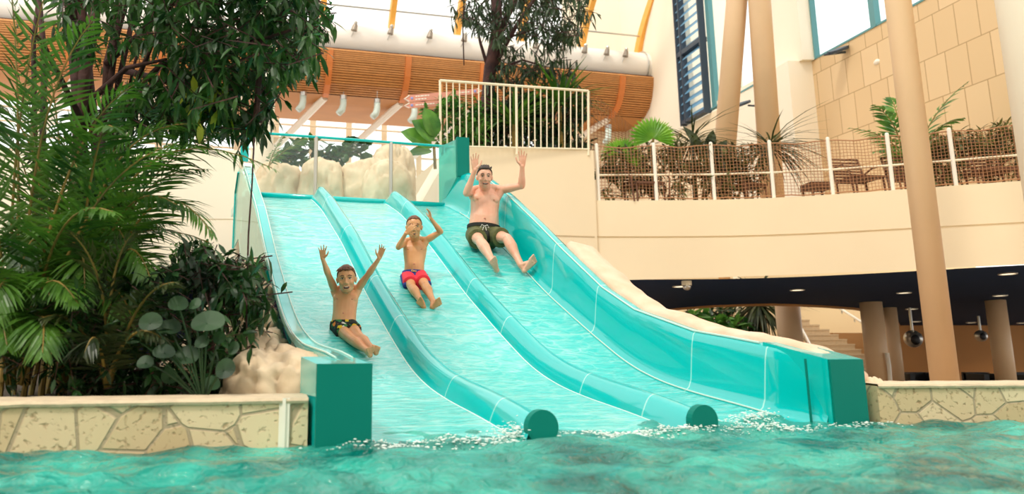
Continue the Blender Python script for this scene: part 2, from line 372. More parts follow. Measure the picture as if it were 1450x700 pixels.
poolwall('wall_pool_left', [(-5.2, 2.94, 0), (-.52, 3.85, 0)], .32, .215)
poolwall('wall_pool_right', [(2.78, 4.83, 0), (7.6, 5.22, 0)], .32, .225)
mb = MB()   # pale vertical overflow strip on the left wall
p = at(401, 600, 3.80); mb.box((p.x, 3.845, .06), (.05, .05, .31)); mb.box((p.x, 3.83, .06), (.016, .04, .31)); tag(mb.build('overflow_strip', M['white']), 'pale vertical strip on the stone pool wall beside the slide', 'strip')
# planter soil, lower floor
mb = MB(); mb.prism([(-9, 2.6), (-5.2, 3.2), (-.75, 4.1), (-2.3, 11), (-2.6, 12.5), (-9, 12.5)], -.5, .16); o = mb.build('floor_planter', M['soil']); st(o)
mb = MB(); mb.prism([(2.2, 5.2), (24, 6.5), (24, 31), (1.7, 31), (1.7, 14)], -1.1, -.9); st(mb.build('floor', M['floor']))
mb = MB(); mb.prism([(-13, 11.6), (-2.2, 11.6), (1.3, 13.5), (1.7, 30), (-13, 30)], -.6, -.5); st(mb.build('floor_left', M['floor']))

# ------------------------------------------------------------------ STRUCTURE: curved balcony, soffit
E = [(2.9, 14.02), (3.37, 14.04), (4.41, 14.04), (5.45, 14.0), (6.37, 13.83), (7.29, 13.48), (8.08, 13.08), (8.87, 12.65), (9.69, 12.29), (11.5, 11.3), (13, 10.3)]
def edge(x): return float(np.interp(x, [e[0] for e in E], [e[1] for e in E]))
exs = np.linspace(2.9, 13, 60)
kern = np.ones(9)/9
eys = np.interp(exs, [e[0] for e in E], [e[1] for e in E]); eys = np.convolve(np.pad(eys, 4, mode='edge'), kern, 'valid')
def ed(x): return float(np.interp(x, exs, eys))
def zb(x): return float(np.interp(x, [2.9, 6, 9.7, 13], [1.52, 1.60, 1.66, 1.70]))
mb = MB()
front = [[V((x, ed(x), zb(x))) for x in exs], [V((x, ed(x), 2.30)) for x in exs], [V((x, ed(x)+.03, 2.305)) for x in exs], [V((x, ed(x)+.03, 2.33)) for x in exs],
         [V((x, ed(x), 2.335)) for x in exs], [V((x, ed(x), 3.0)) for x in exs], [V((x, ed(x)+.25, 3.0)) for x in exs], [V((x, ed(x)+.25, zb(x)+.05)) for x in exs]]
mb.grid(front); st(mb.build('wall_balcony', M['plaster']))
mb = MB(); mb.prism([(x, ed(x)+.2) for x in exs]+[(13, 20), (13, 18.8), (2.0, 18.8), (2.0, 14.8), (2.9, 14.5)], 2.90, 2.985); st(mb.build('floor_deck', M['tile']))
# upper block beside the slide top (bar railing stands on it)
BL = [(.05, 13.20), (3.27, 13.98)]
bd = (V((BL[1][0], BL[1][1], 0))-V((BL[0][0], BL[0][1], 0))).normalized(); bn = V((-bd.y, bd.x, 0))
mb = MB(); a = V((BL[0][0], BL[0][1], 0)); b = V((BL[1][0], BL[1][1], 0))
q = a+bd*.62
# sloping wing then level block
def blockpoly(p0, p1, z0a, z0b, zta, ztb, th):
    m = MB(); c = [p0, p1, p1+bn*th, p0+bn*th]
    m.prism([(x.x, x.y) for x in c], [z0a, z0b, z0b, z0a], [zta, ztb, ztb, zta]); return m
m1 = blockpoly(a, q, -.5, -.5, 2.75, 3.84, 1.2); st(m1.build('wall_wing', M['plaster_w']))
m1 = blockpoly(q, b, 1.52, 1.52, 3.86, 3.93, 3.2); st(m1.build('wall_upper', M['plaster']))
m1 = blockpoly(q, b-bd*.05, 2.305, 2.305, 2.325, 2.325, .02)
for v_i in range(len(m1.v)): m1.v[v_i] = tuple(V(m1.v[v_i])-bn*.006)
st(m1.build('trim_3', M['groove']))
# soffit sloping back
def zs(y): return 1.60-.053*(y-13.2)
def sof(x, y):     # pixel -> sloped soffit
    d = ray(x, y); t = (1.60+.053*13.2-CH)/(d.z+.053*d.y); return CO+d*t
rear = [sof(x, y) for x, y in [(860, 452), (925, 441), (965, 436), (1010, 432.5), (1050, 431), (1090, 430), (1130, 431), (1170, 433), (1210, 436), (1240, 441), (1256, 446), (1268, 452), (1274, 462)]]
mb = MB(); fr = [(.9, 13.3), (2.0, 13.6), (3.2, 13.98)]
nR = len(rear); fx = np.linspace(0.6, 9.0, nR); 
rowf = [V((x, (ed(x) if x > 2.9 else 13.3+.26*(x-.0))+.03, 0)) for x in fx]
rows = []
for t in np.linspace(0, 1, 8):
    rows.append([V((f.x*(1-t)+r.x*t, f.y*(1-t)+r.y*t, 0)) for f, r in zip(rowf, rear)])
for r in rows:
    for p in r: p.z = zs(p.y)
mb.grid(rows)
# main part right of the void, back to the rear wall
X2 = [rear[-1].x, 25.7]
rr = [[V((8.8+(13-8.8)*i/8, ed(8.8+(13-8.8)*i/8)+.03, -.0)) for i in range(9)], [V((rear[-1].x-.25+(24-rear[-1].x)*i/8, 25.7, 0)) for i in range(9)]]
rows = [[rr[0][i].lerp(rr[1][i], t) for i in range(9)] for t in np.linspace(0, 1, 12)]
for r in rows:
    for p in r: p.z = zs(p.y)+.004
mb.grid(rows)
# wedge between
st(mb.build('ceiling_lower', M['navy']))
mb = MB(); mb.tube([p+V((0, .03, -.01)) for p in rear], .05, 6); st(mb.build('trim_4', M['brownwall']))
# left balcony strip behind the plants
mb = MB()
for z0, z1, dy in ((1.52, 2.26, 0), (2.26, 2.28, .015), (2.28, 3.35, 0)):
    mb.box((-6.26, 11.75+dy, (z0+z1)/2), (7.08, .3, z1-z0))
st(mb.build('wall_left_balcony', M['plaster_w']))
mb = MB(); mb.prism([(-10, 11.9), (-2.1, 11.9), (-2.6, 19), (-10, 19)], [1.53, 1.53, 1.2, 1.2], [1.56, 1.56, 1.23, 1.23]); st(mb.build('ceiling_left', M['navy']))
mb = MB(); mb.box((-6.2, 17, .4), (8.4, .2, 2.0)); st(mb.build('wall_left', mat('deep_blue_wall', (26, 44, 84), .7)))
# lower room rear walls
mb = MB(); mb.box((19.2, 25.8, .1), (8.6, .2, 2.4)); mb.box((14.2, 25.8, -.1), (1.3, .2, 1.6)); st(mb.build('wall_back_lower', M['brownwall']))
mb = MB(); mb.box((9.5, 28.6, 1.2), (22, .2, 4.2)); st(mb.build('wall_courtyard', mat('sunlit_plaster', (246, 220, 172), .8)))

# ------------------------------------------------------------------ STRUCTURE: tall right building
def wx(y, x0=13.9): return x0-.15*y
mb = MB(); uv = []
def wquad(y0, y1, z0, z1, x0=13.9):
    n = len(mb.v); mb.add([(wx(y0, x0), y0, z0), (wx(y1, x0), y1, z0), (wx(y1, x0), y1, z1), (wx(y0, x0), y0, z1)], [(0, 1, 2, 3)])
    uv.extend([(y0, z0), (y1, z0), (y1, z1), (y0, z1)])
wquad(5, 20.4, 2.9, 8.0)
o = mb.build('wall_right', M['panels'], uvs=uv, fix=False); st(o)
mb = MB()
mb.prism([(wx(12.2)+.0, 12.2), (wx(12.2)+.5, 12.2), (wx(5)+.5, 5), (wx(5), 5)], 8, 14); st(mb.build('wall_right_upper', M['plaster_w']))
def rw(y0, y1, z0, z1, x0, name, m, th=.4):
    mb = MB(); mb.prism([(wx(y0, x0), y0), (wx(y1, x0), y1), (wx(y1, x0)+th, y1), (wx(y0, x0)+th, y0)], z0, z1); o = mb.build(name, m); return st(o)
# projecting block and the wall behind it, pier above
mb = MB(); mb.prism([(10.2, 20.3), (wx(20.3)+.3, 20.3), (wx(24)+.9, 24), (wx(24, 13.25), 24)], 2.9, 8.02); st(mb.build('wall_block', M['plaster_w']))
rw(23.9, 31, 2.9, 7.75, 13.25, 'wall_right_far', M['plaster'])
rw(20.15, 21.7, 8.0, 16, 13.55, 'wall_pier', M['plaster_w'])
rw(14.0, 14.25, 8.0, 15, 13.9, 'trim_5', M['plaster_w'])
rw(26.1, 31, 7.7, 16, 13.25, 'wall_gable_return', M['plaster_w'])
# window bands
def winband(y0, y1, z0, z1, x0, muls, name, fr, mw=.16):
    mb = MB(); mb.prism([(wx(y0, x0)+.1, y0), (wx(y1, x0)+.1, y1), (wx(y1, x0)+.12, y1), (wx(y0, x0)+.12, y0)], z0, z1); g = mb.build(name, M['skyglass']); st(g)
    mb = MB()
    for y in muls: mb.box((wx(y, x0)+.05, y, (z0+z1)/2), (.14, mw, z1-z0))
    mb.prism([(wx(y0, x0)-.02, y0), (wx(y1, x0)-.02, y1), (wx(y1, x0)+.12, y1), (wx(y0, x0)+.12, y0)], z0, z0+.05)
    f = mb.build('window_frame', fr, g); return g
winband(14.2, 20.7, 8.0, 15, 13.9, [14.4, 17.95, 20.2], 'window_1', M['tealframe'], .22)
winband(21.8, 26.1, 7.85, 15, 13.25, [22.9, 24.15], 'window_2', M['tealframe'], .3)
# louvred window
mb = MB(); y0, y1 = 24.4, 26.0
for z in np.arange(7.95, 13.0, .31):
    ya, yb = y0, y1
    for yy0, yy1 in ((ya, yb),):
        mb.prism([(wx(yy0, 13.25)-.16, yy0), (wx(yy1, 13.25)-.16, yy1), (wx(yy1, 13.25)+.02, yy1), (wx(yy0, 13.25)+.02, yy0)], [z-.1, z-.1, z+.12, z+.12], [z-.07, z-.07, z+.15, z+.15])
g = st(mb.build('window_3', M['steelblue']))
mb = MB()
for z, t in ((7.85, .1), (10.3, .16), (13.05, .14)): mb.prism([(wx(y0, 13.25)-.2, y0), (wx(y1, 13.25)-.2, y1), (wx(y1, 13.25)+.05, y1), (wx(y0, 13.25)+.05, y0)], z-t/2, z+t/2)
for yy in (y0, y1, y1-.3): mb.box((wx(yy, 13.25)-.1, yy, 10.4), (.22, .07, 5.3))
mb.build('window_frame', M['dkframe'], g)
mb = MB(); mb.box((0, -9.1, 5), (34, .3, 11)); st(mb.build('wall_front_blocker', M['plaster']))  # unseen wall behind the camera, added to keep out low sky light
mb = MB(); mb.box((-16.5, 8, 3.4), (.3, 36, 8.5)); st(mb.build('wall_left_blocker', M['plaster']))  # unseen wall far left, added so sky light falls only from above
# gable end wall with arch
mb = MB(); mb.box((9.9, 31.1, 9), (3.4+4, .3, 14)); st(mb.build('wall_back', M['plaster_w']))

# ------------------------------------------------------------------ STRUCTURE: roof vault, duct, slatted gallery soffit
# gallery axis from left (far nearer) to right
def GA(px, Y): p = at(px, 0, Y); return p
gd = V((math.cos(math.radians(14)), math.sin(math.radians(14)), 0)); gn = V((-gd.y, gd.x, 0)); G0 = at(420, 66, 25.0); GS = 1.25
zlip = G0.z
def G(t, d, z): return V((G0.x, G0.y, 0))+gd*t+gn*d+V((0, 0, z))
prof = [(d*GS, zlip+z*GS) for d, z in [(-.05, 0), (0.0, -.25), (.12, -.55), (.35, -.85), (.75, -1.05), (1.4, -1.13), (2.2, -1.10), (3.6, -1.02)]]
T0, T1 = -15.5, 14.25
def pp(i):   # smooth profile sampling
    ds = np.interp(i, range(len(prof)), [p[0] for p in prof]); zz = np.interp(i, range(len(prof)), [p[1] for p in prof]); return ds, zz
mb = MB(); rows = [[G(t, d, z) for t in np.linspace(T0, T1, 30)] for d, z in [pp(i) for i in np.linspace(4, 7, 12)]]
mb.grid(rows); rows = [[G(t, d+.1, z+.1) for t in np.linspace(T0, T1, 4)] for d, z in prof[:6]]; 
st(mb.build('ceiling_gallery', M['tan']))
mb = MB(); mb.grid(rows); st(mb.build('ceiling_gallery_backing', M['slatback']))
mb = MB()
for i in np.arange(0.0, 4.0, .2):
    d, z = pp(i); d2, z2 = pp(i+.115)
    a0 = G(T0, d, z); a1 = G(T1, d, z); b0 = G(T0, d2, z2); b1 = G(T1, d2, z2); o_ = gn*.05+V((0, 0, .05))
    mb.add([a0, a1, b1, b0, a0+o_, a1+o_, b1+o_, b0+o_], [(0, 1, 2, 3), (4, 7, 6, 5), (0, 4, 5, 1), (3, 2, 6, 7)])
st(mb.build('ceiling_slats', M['slat'], fix=False))
def tOf(px, d=0.0):    # axis parameter for a pixel column
    best = min((abs(((lambda q: PX0+FPX*((q-CO).dot(RT))/((q-CO).dot(FW)))(G(t, d, zlip)))-px), t) for t in np.arange(T0, T1+.01, .02)); return best[1]
RIBT = [tOf(250), tOf(467), tOf(578), tOf(688), tOf(778), tOf(868), tOf(948)]
stp = RIBT[2]-RIBT[1]
RIBT = [RIBT[1]+stp*k for k in range(-4, 6) if RIBT[1]+stp*k < T1+.1]
for t in RIBT:
    mb = MB(); pr = [pp(i) for i in np.linspace(0, 4.2, 12)]
    rows = [[G(t-.10, d-.06, z-.06), G(t+.10, d-.06, z-.06), G(t+.10, d+.1, z+.08), G(t-.10, d+.1, z+.08)] for d, z in pr]
    mb.grid(rows, True); o = mb.build('ceiling_rib', M['orangewood']); st(o)
# white duct
mb = MB(); rows = []
for k in range(24):
    th = 2*math.pi*k/24; rows.append([G(t, .62+.60*math.cos(th), zlip+.60+.60*math.sin(th)) for t in np.linspace(T0, T1-.15, 12)])
rows.append(rows[0]); mb.grid(rows)
du = empty('ceiling_duct', G(0, 0, zlip), 'long white round duct running along the top of the slatted wooden gallery', 'duct'); mb.build('duct_tube', M['duct'], du, smooth=True)
mb = MB()
for t in (T1-.35, T1-.9): mb.tube([G(t, .62+.64*math.cos(a_), zlip+.60+.64*math.sin(a_)) for a_ in np.linspace(0, 6.283, 20)], .025, 5)
mb.build('duct_collar', M['steel'], du)
# vault ribs: arcs springing at the duct, coming over the camera
def vault(t, a):      # a 0..pi over a 32 m span
    h = 16*(1-math.cos(a)); hh_ = min(h, 32-h); return G(t, 1.2-h, zlip+.5+2.05*max(hh_, 0)**.56)
VT = [tOf(453, 1.0), tOf(553, 1), tOf(651, 1), tOf(742, 1), tOf(831, 1), tOf(908, 1)]
vs_ = (VT[-1]-VT[1])/4
VT = [VT[1]+vs_*k for k in range(-4, 5)]
for t in VT:
    mb = MB(); rows = []
    bw = .17 if t is VT[-1] else .10
    for a_ in np.linspace(0, math.pi, 90):
        p = vault(t, a_); n_ = (vault(t, min(a_+.02, math.pi))-vault(t, max(a_-.02, 0))).normalized(); up_ = n_.cross(gd).normalized()
        rows.append([p-gd*bw-up_*.16, p+gd*bw-up_*.16, p+gd*bw+up_*.16, p-gd*bw+up_*.16])
    mb.grid(rows, True); o = mb.build('ceiling_arch', M['yellowrib']); st(o)
mb = MB()
for a_ in np.arange(.26, 2.9, .2): mb.tube([vault(VT[0]-1, a_), vault(VT[-1], a_)], .035, 6)
st(mb.build('ceiling_purlins', M['steel']))
mb = MB(); mb.grid([[vault(t, a_)+V((0, 0, .25)) for t in (VT[0]-1, VT[-1])] for a_ in np.linspace(0.0, math.pi, 30)]); g = mb.build('ceiling_glass', glassmat('roof_glass', (252, 253, 252), .04), fix=False); st(g)
# gable infill: cream wall under the last arch
mb = MB(); tl = VT[-1]+.35
pts = [vault(tl, a_) for a_ in np.linspace(0, .52, 14)]
low = [V((p.x, p.y, 2.9)) for p in pts]
rows = [low, pts]; mb.grid(rows); st(mb.build('wall_gable', M['plaster_w']))
mb = MB()
for (c_, w_, z0, z1) in ((.0, .5, 10.2, 11.0), (1.0, 1.2, 9.6, 12.0)):
    p = vault(tl, 0)-gn*(.6+c_)-gd*.12
    mb.add([V((p.x, p.y, z0)), V((p.x, p.y, z0))-gn*w_, V((p.x, p.y, z1+.8))-gn*w_, V((p.x, p.y, z1))], [(0, 1, 2, 3)])
st(mb.build('wall_gable_panel', mat('pink_mesh_panel', (228, 200, 180), .8)))
# white diagonal struts and the bright glazed hall behind
mb = MB()
for t in RIBT:
    mb.tube([G(t, 1.2, zlip-1.35), G(t-1.6, 4.6, zlip-2.6), G(t-3.2, 8, zlip-4.3)], .13, 8)
st(mb.build('ceiling_struts', M['white']))
mb = MB()
for i in range(7):
    z = 7.4+i*.55; mb.tube([G(-16, 11-.3*i, z), G(14, 11-.3*i, z)], .05, 5)
for k in range(-10, 9): mb.box(G(k*1.7, 10, 7.5), (.26, .26, 9.0))
st(mb.build('window_4', mat('beam_cream', (214, 190, 156), .7)))
mb = MB(); mb.grid([[G(-18, 12.5, 2.2), G(14, 12.5, 2.2)], [G(-18, 12.5, 12.0), G(14, 12.5, 12.0)]]); st(mb.build('window_5', M['skyglass']))
for k in range(-7, 8):
    if -3 < k < 7:
        mb = MB(); p = G(k*1.7+.6, 9.3, 8.4); mb.cap(p, p+V((.06, .05, .35)), .10, .08, 8); mb.box(p+V((0, 0, .45)), (.06, .06, .25))
        tag(mb.build('hanging_lamp', M['cream']), 'small cream lamp hanging in the bright hall behind the slide', 'lamp', 'cream lamps in the hall behind')

# ------------------------------------------------------------------ STRUCTURE: columns
def column(name, p0, p1, r, label, mname='column', cap=True, k=28):
    mb = MB(); mb.tube([p0, V(p0).lerp(V(p1), .5), p1], r, k); o = mb.build(name, M[mname], smooth=False)
    for f in o.data.polygons:
        if len(f.vertices) == 4: f.use_smooth = True
    tag(o, label, 'column'); return o
pb = at(1338, 541, 11.0); column('column', (pb.x, 11.0, -.9), (pb.x-.0, 11.0, 14), .175, 'tall round tan column in front of the balcony, rising from behind the stone pool wall')
pb = at(1420, 0, 9.6); column('column', (pb.x+.42, 9.6, -.9), (pb.x+.42, 9.6, 14), .42, 'wide cream round column cut off by the right edge of the photo', 'plaster_w')
a0 = at(1028, 190, 17.0); a1 = at(1045, -20, 17.0); dv = (a1-a0)
column('column', a0-dv*((a0.z-2.97)/dv.z), a1+dv*2.5, .235, 'left column of the leaning pair behind the netted balcony fence')
a0 = at(1088, 190, 16.6); a1 = at(1074, -20, 16.6); dv = (a1-a0); 
column('column', a0-dv*((a0.z-2.97)/dv.z), a1+dv*2.5, .24, 'right column of the leaning pair, a spiky plant at its foot')
for x0, y0, x1, y1, Y, r, lab in ((1112, 432, 1128, 500, 19, .28, 'brown round column under the balcony, left of the stairs'), (1233, 436, 1246, 543, 18.2, .235, 'thick brown column under the balcony, right of the stairs'),
        (1262, 447, 1270, 543, 19.5, .15, 'slim ochre column under the balcony beside a thicker brown one'), (1412, 441, 1424, 540, 17.8, .20, 'brown column lit by a downlight under the balcony, nearest the right edge')):
    p = at((x0+x1)/2, 490, Y); column('column', (p.x, Y, -.9), (p.x, Y, zs(Y)+.02), r, lab)
column('column', (at(1030, 450, 23).x, 23, -.9), (at(1030, 450, 23).x, 23, 2.4), .16, 'thin sunlit column among the plants beyond the arch under the balcony', 'brownwall')
column('column', (at(1047, 450, 22).x, 22, -.9), (at(1047, 450, 22).x, 22, 2.4), .09, 'thinnest cream column beside the plants beyond the arch', 'plaster')
column('column', (at(376, 150, 14).x, 14, -.5), (at(376, 150, 14).x, 14, 8.6), .17, 'pale column left of the slide top, rising behind the tree leaves', 'plaster_w')

# ================================================================== THE SLIDE
sd = empty('water_slide', S(0, 0, 0), 'three-lane turquoise water slide running down into the pool', 'water slide')
D1, D2 = .915, 1.91
SS = list(np.linspace(-.33, 6.3, 110))
def tuv(rows_us): return [(u, s) for r in rows_us for (u, s) in r]
def lane(u0, u1):
    mb = MB(); us = []
    for s in SS:
        row = []; ur = []
        for i in range(9):
            u = u0+(u1-u0)*i/8; e = abs(i-4)/4
            row.append(S(u, s, zl(s)+.012*e**4)); ur.append((u, s))
        mb.v.extend(map(tuple, row)); us += ur
    n = 9; N = len(SS)
    mb.f = [(i*n+j, i*n+j+1, (i+1)*n+j+1, (i+1)*n+j) for i in range(N-1) for j in range(n-1)]
    o = mb.build('lane', M['lane'], sd, smooth=True, uvs=us, fix=False)
for u0, u1 in ((-.0, D1-.07), (D1+.07, D2-.07), (D2+.07, WD-.05)): lane(u0, u1)
mb = MB(); mb.grid([[S(u, s, zl(s)-.06) for u in (-.02, WD+.05)] for s in SS]); mb.grid([[S(u, 6.3, z) for u in (-.05, WD+.1)] for z in (zl(6.3), 1.2)]); mb.build('underside', M['teal_shaded'], sd)
# dividers
def crest(s): return zl(s)+tab(s, [-.1, 0, .4, 1.2, 5.2, 6.0, 6.3], [.125, .13, .14, .15, .17, .20, .04])
for uc, nm in ((D1, 1), (D2, 2)):
    mb = MB(); us = []
    ss = list(np.linspace(-.02, 6.32, 100)); K = 17
    for s in ss:
        zc = crest(s); zb_ = zl(s)-.01; hw = .082; row = []
        for k in range(K):
            a_ = math.pi*k/(K-1); x = -math.cos(a_); y = math.sin(a_)
            # bulged profile: rounded top, flaring base
            fl = 1+.35*(1-y)**3
            row.append(S(uc+hw*x*fl, s, zb_+(zc-zb_)*y**.75)); us.append((uc, s))
        mb.v.extend(map(tuple, row))
    mb.f = [(i*K+j, i*K+j+1, (i+1)*K+j+1, (i+1)*K+j) for i in range(len(ss)-1) for j in range(K-1)]
    dv_ = mb.build('divider', M['sidewall'], sd, smooth=True, uvs=us, fix=False)
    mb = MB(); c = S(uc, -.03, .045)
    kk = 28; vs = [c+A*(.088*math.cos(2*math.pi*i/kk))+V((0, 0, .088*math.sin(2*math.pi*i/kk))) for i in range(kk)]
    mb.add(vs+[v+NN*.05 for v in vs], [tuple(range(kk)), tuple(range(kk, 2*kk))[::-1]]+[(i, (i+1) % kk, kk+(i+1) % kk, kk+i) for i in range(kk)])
    o = mb.build('divider_end_cap', M['teal_shaded'], sd); o['label'] = 'round end cap, its shade painted in darker teal'
    for sg in (-1, 1):
        mb = MB(); mb.tube([S(uc+sg*.112, s, zl(s)+.006) for s in np.linspace(.05, 6.1, 90)], .006, 5); mb.build('joint_glint_strip', M['caulk_glint'], sd)
# white water-sheen ridge on the divider tops
# right side wall
def wt(s): return tab(s, [-.05, .06, .39, .8, 1.17, 1.92, 2.41, 3.1, 3.7, 4.38, 5.0, 5.6, 6.4], [.36, .37, .445, .50, .545, .73, .945, 1.36, 1.74, 2.15, 2.47, 2.66, 2.72])
ssr = list(np.linspace(.0, 6.4, 110)); mb = MB(); us = []
K = 0
for s in ssr:
    z0 = zl(s); h = wt(s)-z0; fl = .08*max(0, 1-s/.35)
    sec = [(-.10, 0.004), (-.06, .012), (-.025, .04), (-.004, .09), (.004, .16), (.012, h*.55), (.025, h*.8), (.04, h*.95), (.05, h-.006), (.07, h+.006), (.13, h+.008), (.16, h-.005), (.165, h-.06), (.16, h-.3)]
    K = len(sec)
    for u, z in sec: mb.v.append(tuple(S(WD-.0+u+(fl if u > -.05 else 0), s, z0+z))); us.append((u, s))
mb.f = [(i*K+j, i*K+j+1, (i+1)*K+j+1, (i+1)*K+j) for i in range(len(ssr)-1) for j in range(K-1)]
mb.build('side_wall', M['sidewall'], sd, smooth=True, uvs=us, fix=False)
mb = MB(); mb.tube([S(WD-.055, s, zl(s)+.022) for s in np.linspace(.25, 5.6, 90)], .006, 5); mb.build('joint_glint_strip', M['caulk_glint'], sd)  # pale strip painting the highlight along the wall's base fillet
mb = MB(); mb.tube([S(WD+.06, s, wt(s)+.010) for s in np.linspace(.5, 5.0, 90)], .007, 5); mb.build('joint_glint_strip', M['caulk_glint'], sd)  # pale strip painting the highlight along the wall's top edge
# right end box
mb = MB(); f_ = [(WD+.05, .46), (WD+.075, -.03), (WD+.335, -.03), (WD+.335, .46)]
P = [S(u, s, 0) for u, s in f_]; mb.prism([(p.x, p.y) for p in P], -.4, [.474, .376, .376, .474]); mb.build('end_box', M['teal'], sd)
mb = MB(); P = [S(WD+.08, -.045, 0), S(WD+.335, -.045, 0), S(WD+.335, -.029, 0), S(WD+.08, -.029, 0)]; mb.prism([(p.x, p.y) for p in P], -.4, .372); o = mb.build('end_face_shade', M['teal_shaded'], sd); o['label'] = 'flat box end, its shade painted in darker teal'  # darker sheet over the box end, painting its shade
mb = MB(); mb.tube([S(WD+.004, .06, -.2), S(WD+.0, .06, .375)], .008, 5); mb.build('wall_joint', M['teal_shaded'], sd)
# left rail
def rt_(s): return zl(s)+tab(s, [0, .5, 1.2, 2.1, 3.5, 5.2, 6.3], [.40, .385, .345, .33, .33, .34, .40])
ssl = list(np.linspace(.05, 6.3, 110)); mb = MB(); us = []
for s in ssl:
    z = rt_(s); z0 = zl(s); of = tab(s, [0, 2.2, 4.2, 5.2, 6.3], [-.02, -.03, 0, .01, .03])
    sec = [(.0, z0-z+.005), (.004, -.10), (.0, -.012), (-.012, .0), (-.085, .0), (-.10, -.012), (-.104, -.05), (-.10, -.06), (-.08, -.07)]
    K = len(sec)
    for u, dz in sec: mb.v.append(tuple(S(u+of, s, z+dz))); us.append((u, s))
mb.f = [(i*K+j, i*K+j+1, (i+1)*K+j+1, (i+1)*K+j) for i in range(len(ssl)-1) for j in range(K-1)]
mb.build('side_rail', M['sidewall'], sd, smooth=False, uvs=us, fix=False)
for du_ in (-.008, -.096):
    mb = MB(); mb.tube([S(du_+tab(s, [0, 2.2, 4.2, 5.2, 6.3], [-.02, -.03, 0, .01, .03]), s, rt_(s)+.004) for s in np.linspace(.25, 6.2, 90)], .0055, 5); mb.build('joint_glint_strip', M['caulk_glint'], sd)
# left end box
mb = MB(); P = [S(-.268, -.02, 0), S(0, -.02, 0), S(0, .42, 0), S(-.268, .42, 0)]; mb.prism([(p.x, p.y) for p in P], -.4, [.374, .374, .40, .40]); mb.build('end_box', M['teal'], sd)
mb = MB(); P = [S(-.27, -.035, 0), S(.002, -.035, 0), S(.002, -.019, 0), S(-.27, -.019, 0)]; mb.prism([(p.x, p.y) for p in P], -.4, .376); o = mb.build('end_face_shade', M['teal_shaded'], sd); o['label'] = 'flat box end, its shade painted in darker teal'  # shade of the left box end, painted as a darker sheet
# lip tube and platform, upper side panels with end posts
mb = MB(); mb.tube([S(-.02, 6.3, 2.335), S(WD+.02, 6.3, 2.335)], .042, 12); mb.build('lip_tube', M['teal_shaded' if False else 'teal'], sd, smooth=True)
mb = MB(); P = [S(-.1, 6.3, 0), S(WD+.1, 6.3, 0), S(WD+.1, 7.4, 0), S(-.1, 7.4, 0)]; mb.prism([(p.x, p.y) for p in P], 2.2, 2.30); mb.build('top_platform', M['lane'], sd)
def panel(name, u, thick, pts, m):      # pts (s,z) outline in the plane u
    mb = MB(); n = len(pts); vs = [S(u, s, z) for s, z in pts]+[S(u+thick, s, z) for s, z in pts]
    mb.add(vs, [tuple(range(n)), tuple(range(n, 2*n))[::-1]]+[(i, (i+1) % n, n+(i+1) % n, n+i) for i in range(n)]); return mb.build(name, m, sd)
o = panel('upper_panel', WD+.0, .02, [(5.83, wt(5.83)-.02), (5.83, 3.18), (6.55, 3.24), (6.55, 2.3)], M['tealglass']); o['label'] = 'see-through teal panel'
mb = MB(); P = [S(WD-.01, 5.78, 0), S(WD+.165, 5.78, 0), S(WD+.165, 5.84, 0), S(WD-.01, 5.84, 0)]; mb.prism([(p.x, p.y) for p in P], wt(5.8)-.02, 3.20); mb.build('upper_end_panel', M['teal_shaded'], sd)
mb = MB(); P = [S(-.15, 5.78, 0), S(-.05, 5.78, 0), S(-.05, 5.84, 0), S(-.15, 5.84, 0)]; mb.prism([(p.x, p.y) for p in P], 2.66, 3.24); mb.build('upper_end_panel', M['teal'], sd)
pts = [(s, rt_(s)-.03) for s in np.linspace(3.2, 6.3, 12)]
pp_ = [(6.36, 2.66), (6.62, 2.40), (6.62, 1.66), (6.0, 1.72), (5.5, 1.35), (4.6, .8), (3.6, .55)]
o = panel('outer_panel', -.112, .012, pts+pp_, M['paleglass']); o['label'] = 'pale see-through outer panel below the left rail'
mb = MB(); mb.tube([S(-.12, 6.3, 2.62), S(-.12, 6.62, 2.40), S(-.12, 6.62, 1.66)], .014, 5); mb.build('panel_edge', M['teal'], sd)

# glass balustrade on the platform
gb = empty('glass_balustrade', S(1.3, 6.75, 2.3), 'clear glass balustrade with teal top rail above the slide lip', 'balustrade')
r0 = at(350, 187, S(-.1, 6.9, 0).y); r1 = at(640, 208, S(WD, 6.9, 0).y)
mb = MB(); mb.tube([r0, r1], .02, 8); mb.build('top_rail', M['teal'], gb)
for px in (443, 549):
    t = (px-350)/290; p = r0.lerp(r1, t*1.0); mb = MB(); mb.tube([p-V((0, 0, 1.0)), p], .028, 8); mb.build('post', M['steel'], gb)
mb = MB(); a_, b_ = r0-V((0, 0, .05)), r1-V((0, 0, .05)); mb.add([a_, b_, b_-V((0, 0, .85)), a_-V((0, 0, .85))], [(0, 1, 2, 3)]); mb.build('glass_pane', M['clear'], gb)

# splash foam where lanes meet the pool
def foam(label, spots):
    mb = MB()
    for (c, n, sp) in spots:
        for _ in range(int(n*1.1)):
            p = V(c)+A*random.gauss(0, sp[0])+NN*random.gauss(0, sp[1]); r = random.uniform(.001, .005)
            p.z = float(wave(np.array([p.x]), np.array([p.y]))[0])+random.uniform(-.002, .006)+abs(random.gauss(0, sp[2]))
            mb.ell(p, (r*random.uniform(1, 3.2), r*random.uniform(1, 2.5), r*.7), nu=6, nv=4)
    return tag(mb.build('splash_foam', M['foam'], smooth=True), label, 'foam', kind='stuff')
foam('white splash foam where the three lanes run into the pool', [(S(.42, -.08, 0), 260, (.22, .05, .006)), (S(1.4, -.08, 0), 420, (.25, .06, .008)), (S(2.35, -.1, 0), 300, (.2, .06, .008)),
      (S(.80, .08, .03), 260, (.05, .07, .03)), (S(1.80, .0, .0), 90, (.05, .04, .008)), (S(2.45, .25, 0), 220, (.10, .05, .02)), (S(.0, -.12, 0), 60, (.15, .05, .004)), (S(2.9, -.12, 0), 90, (.15, .04, .004))])
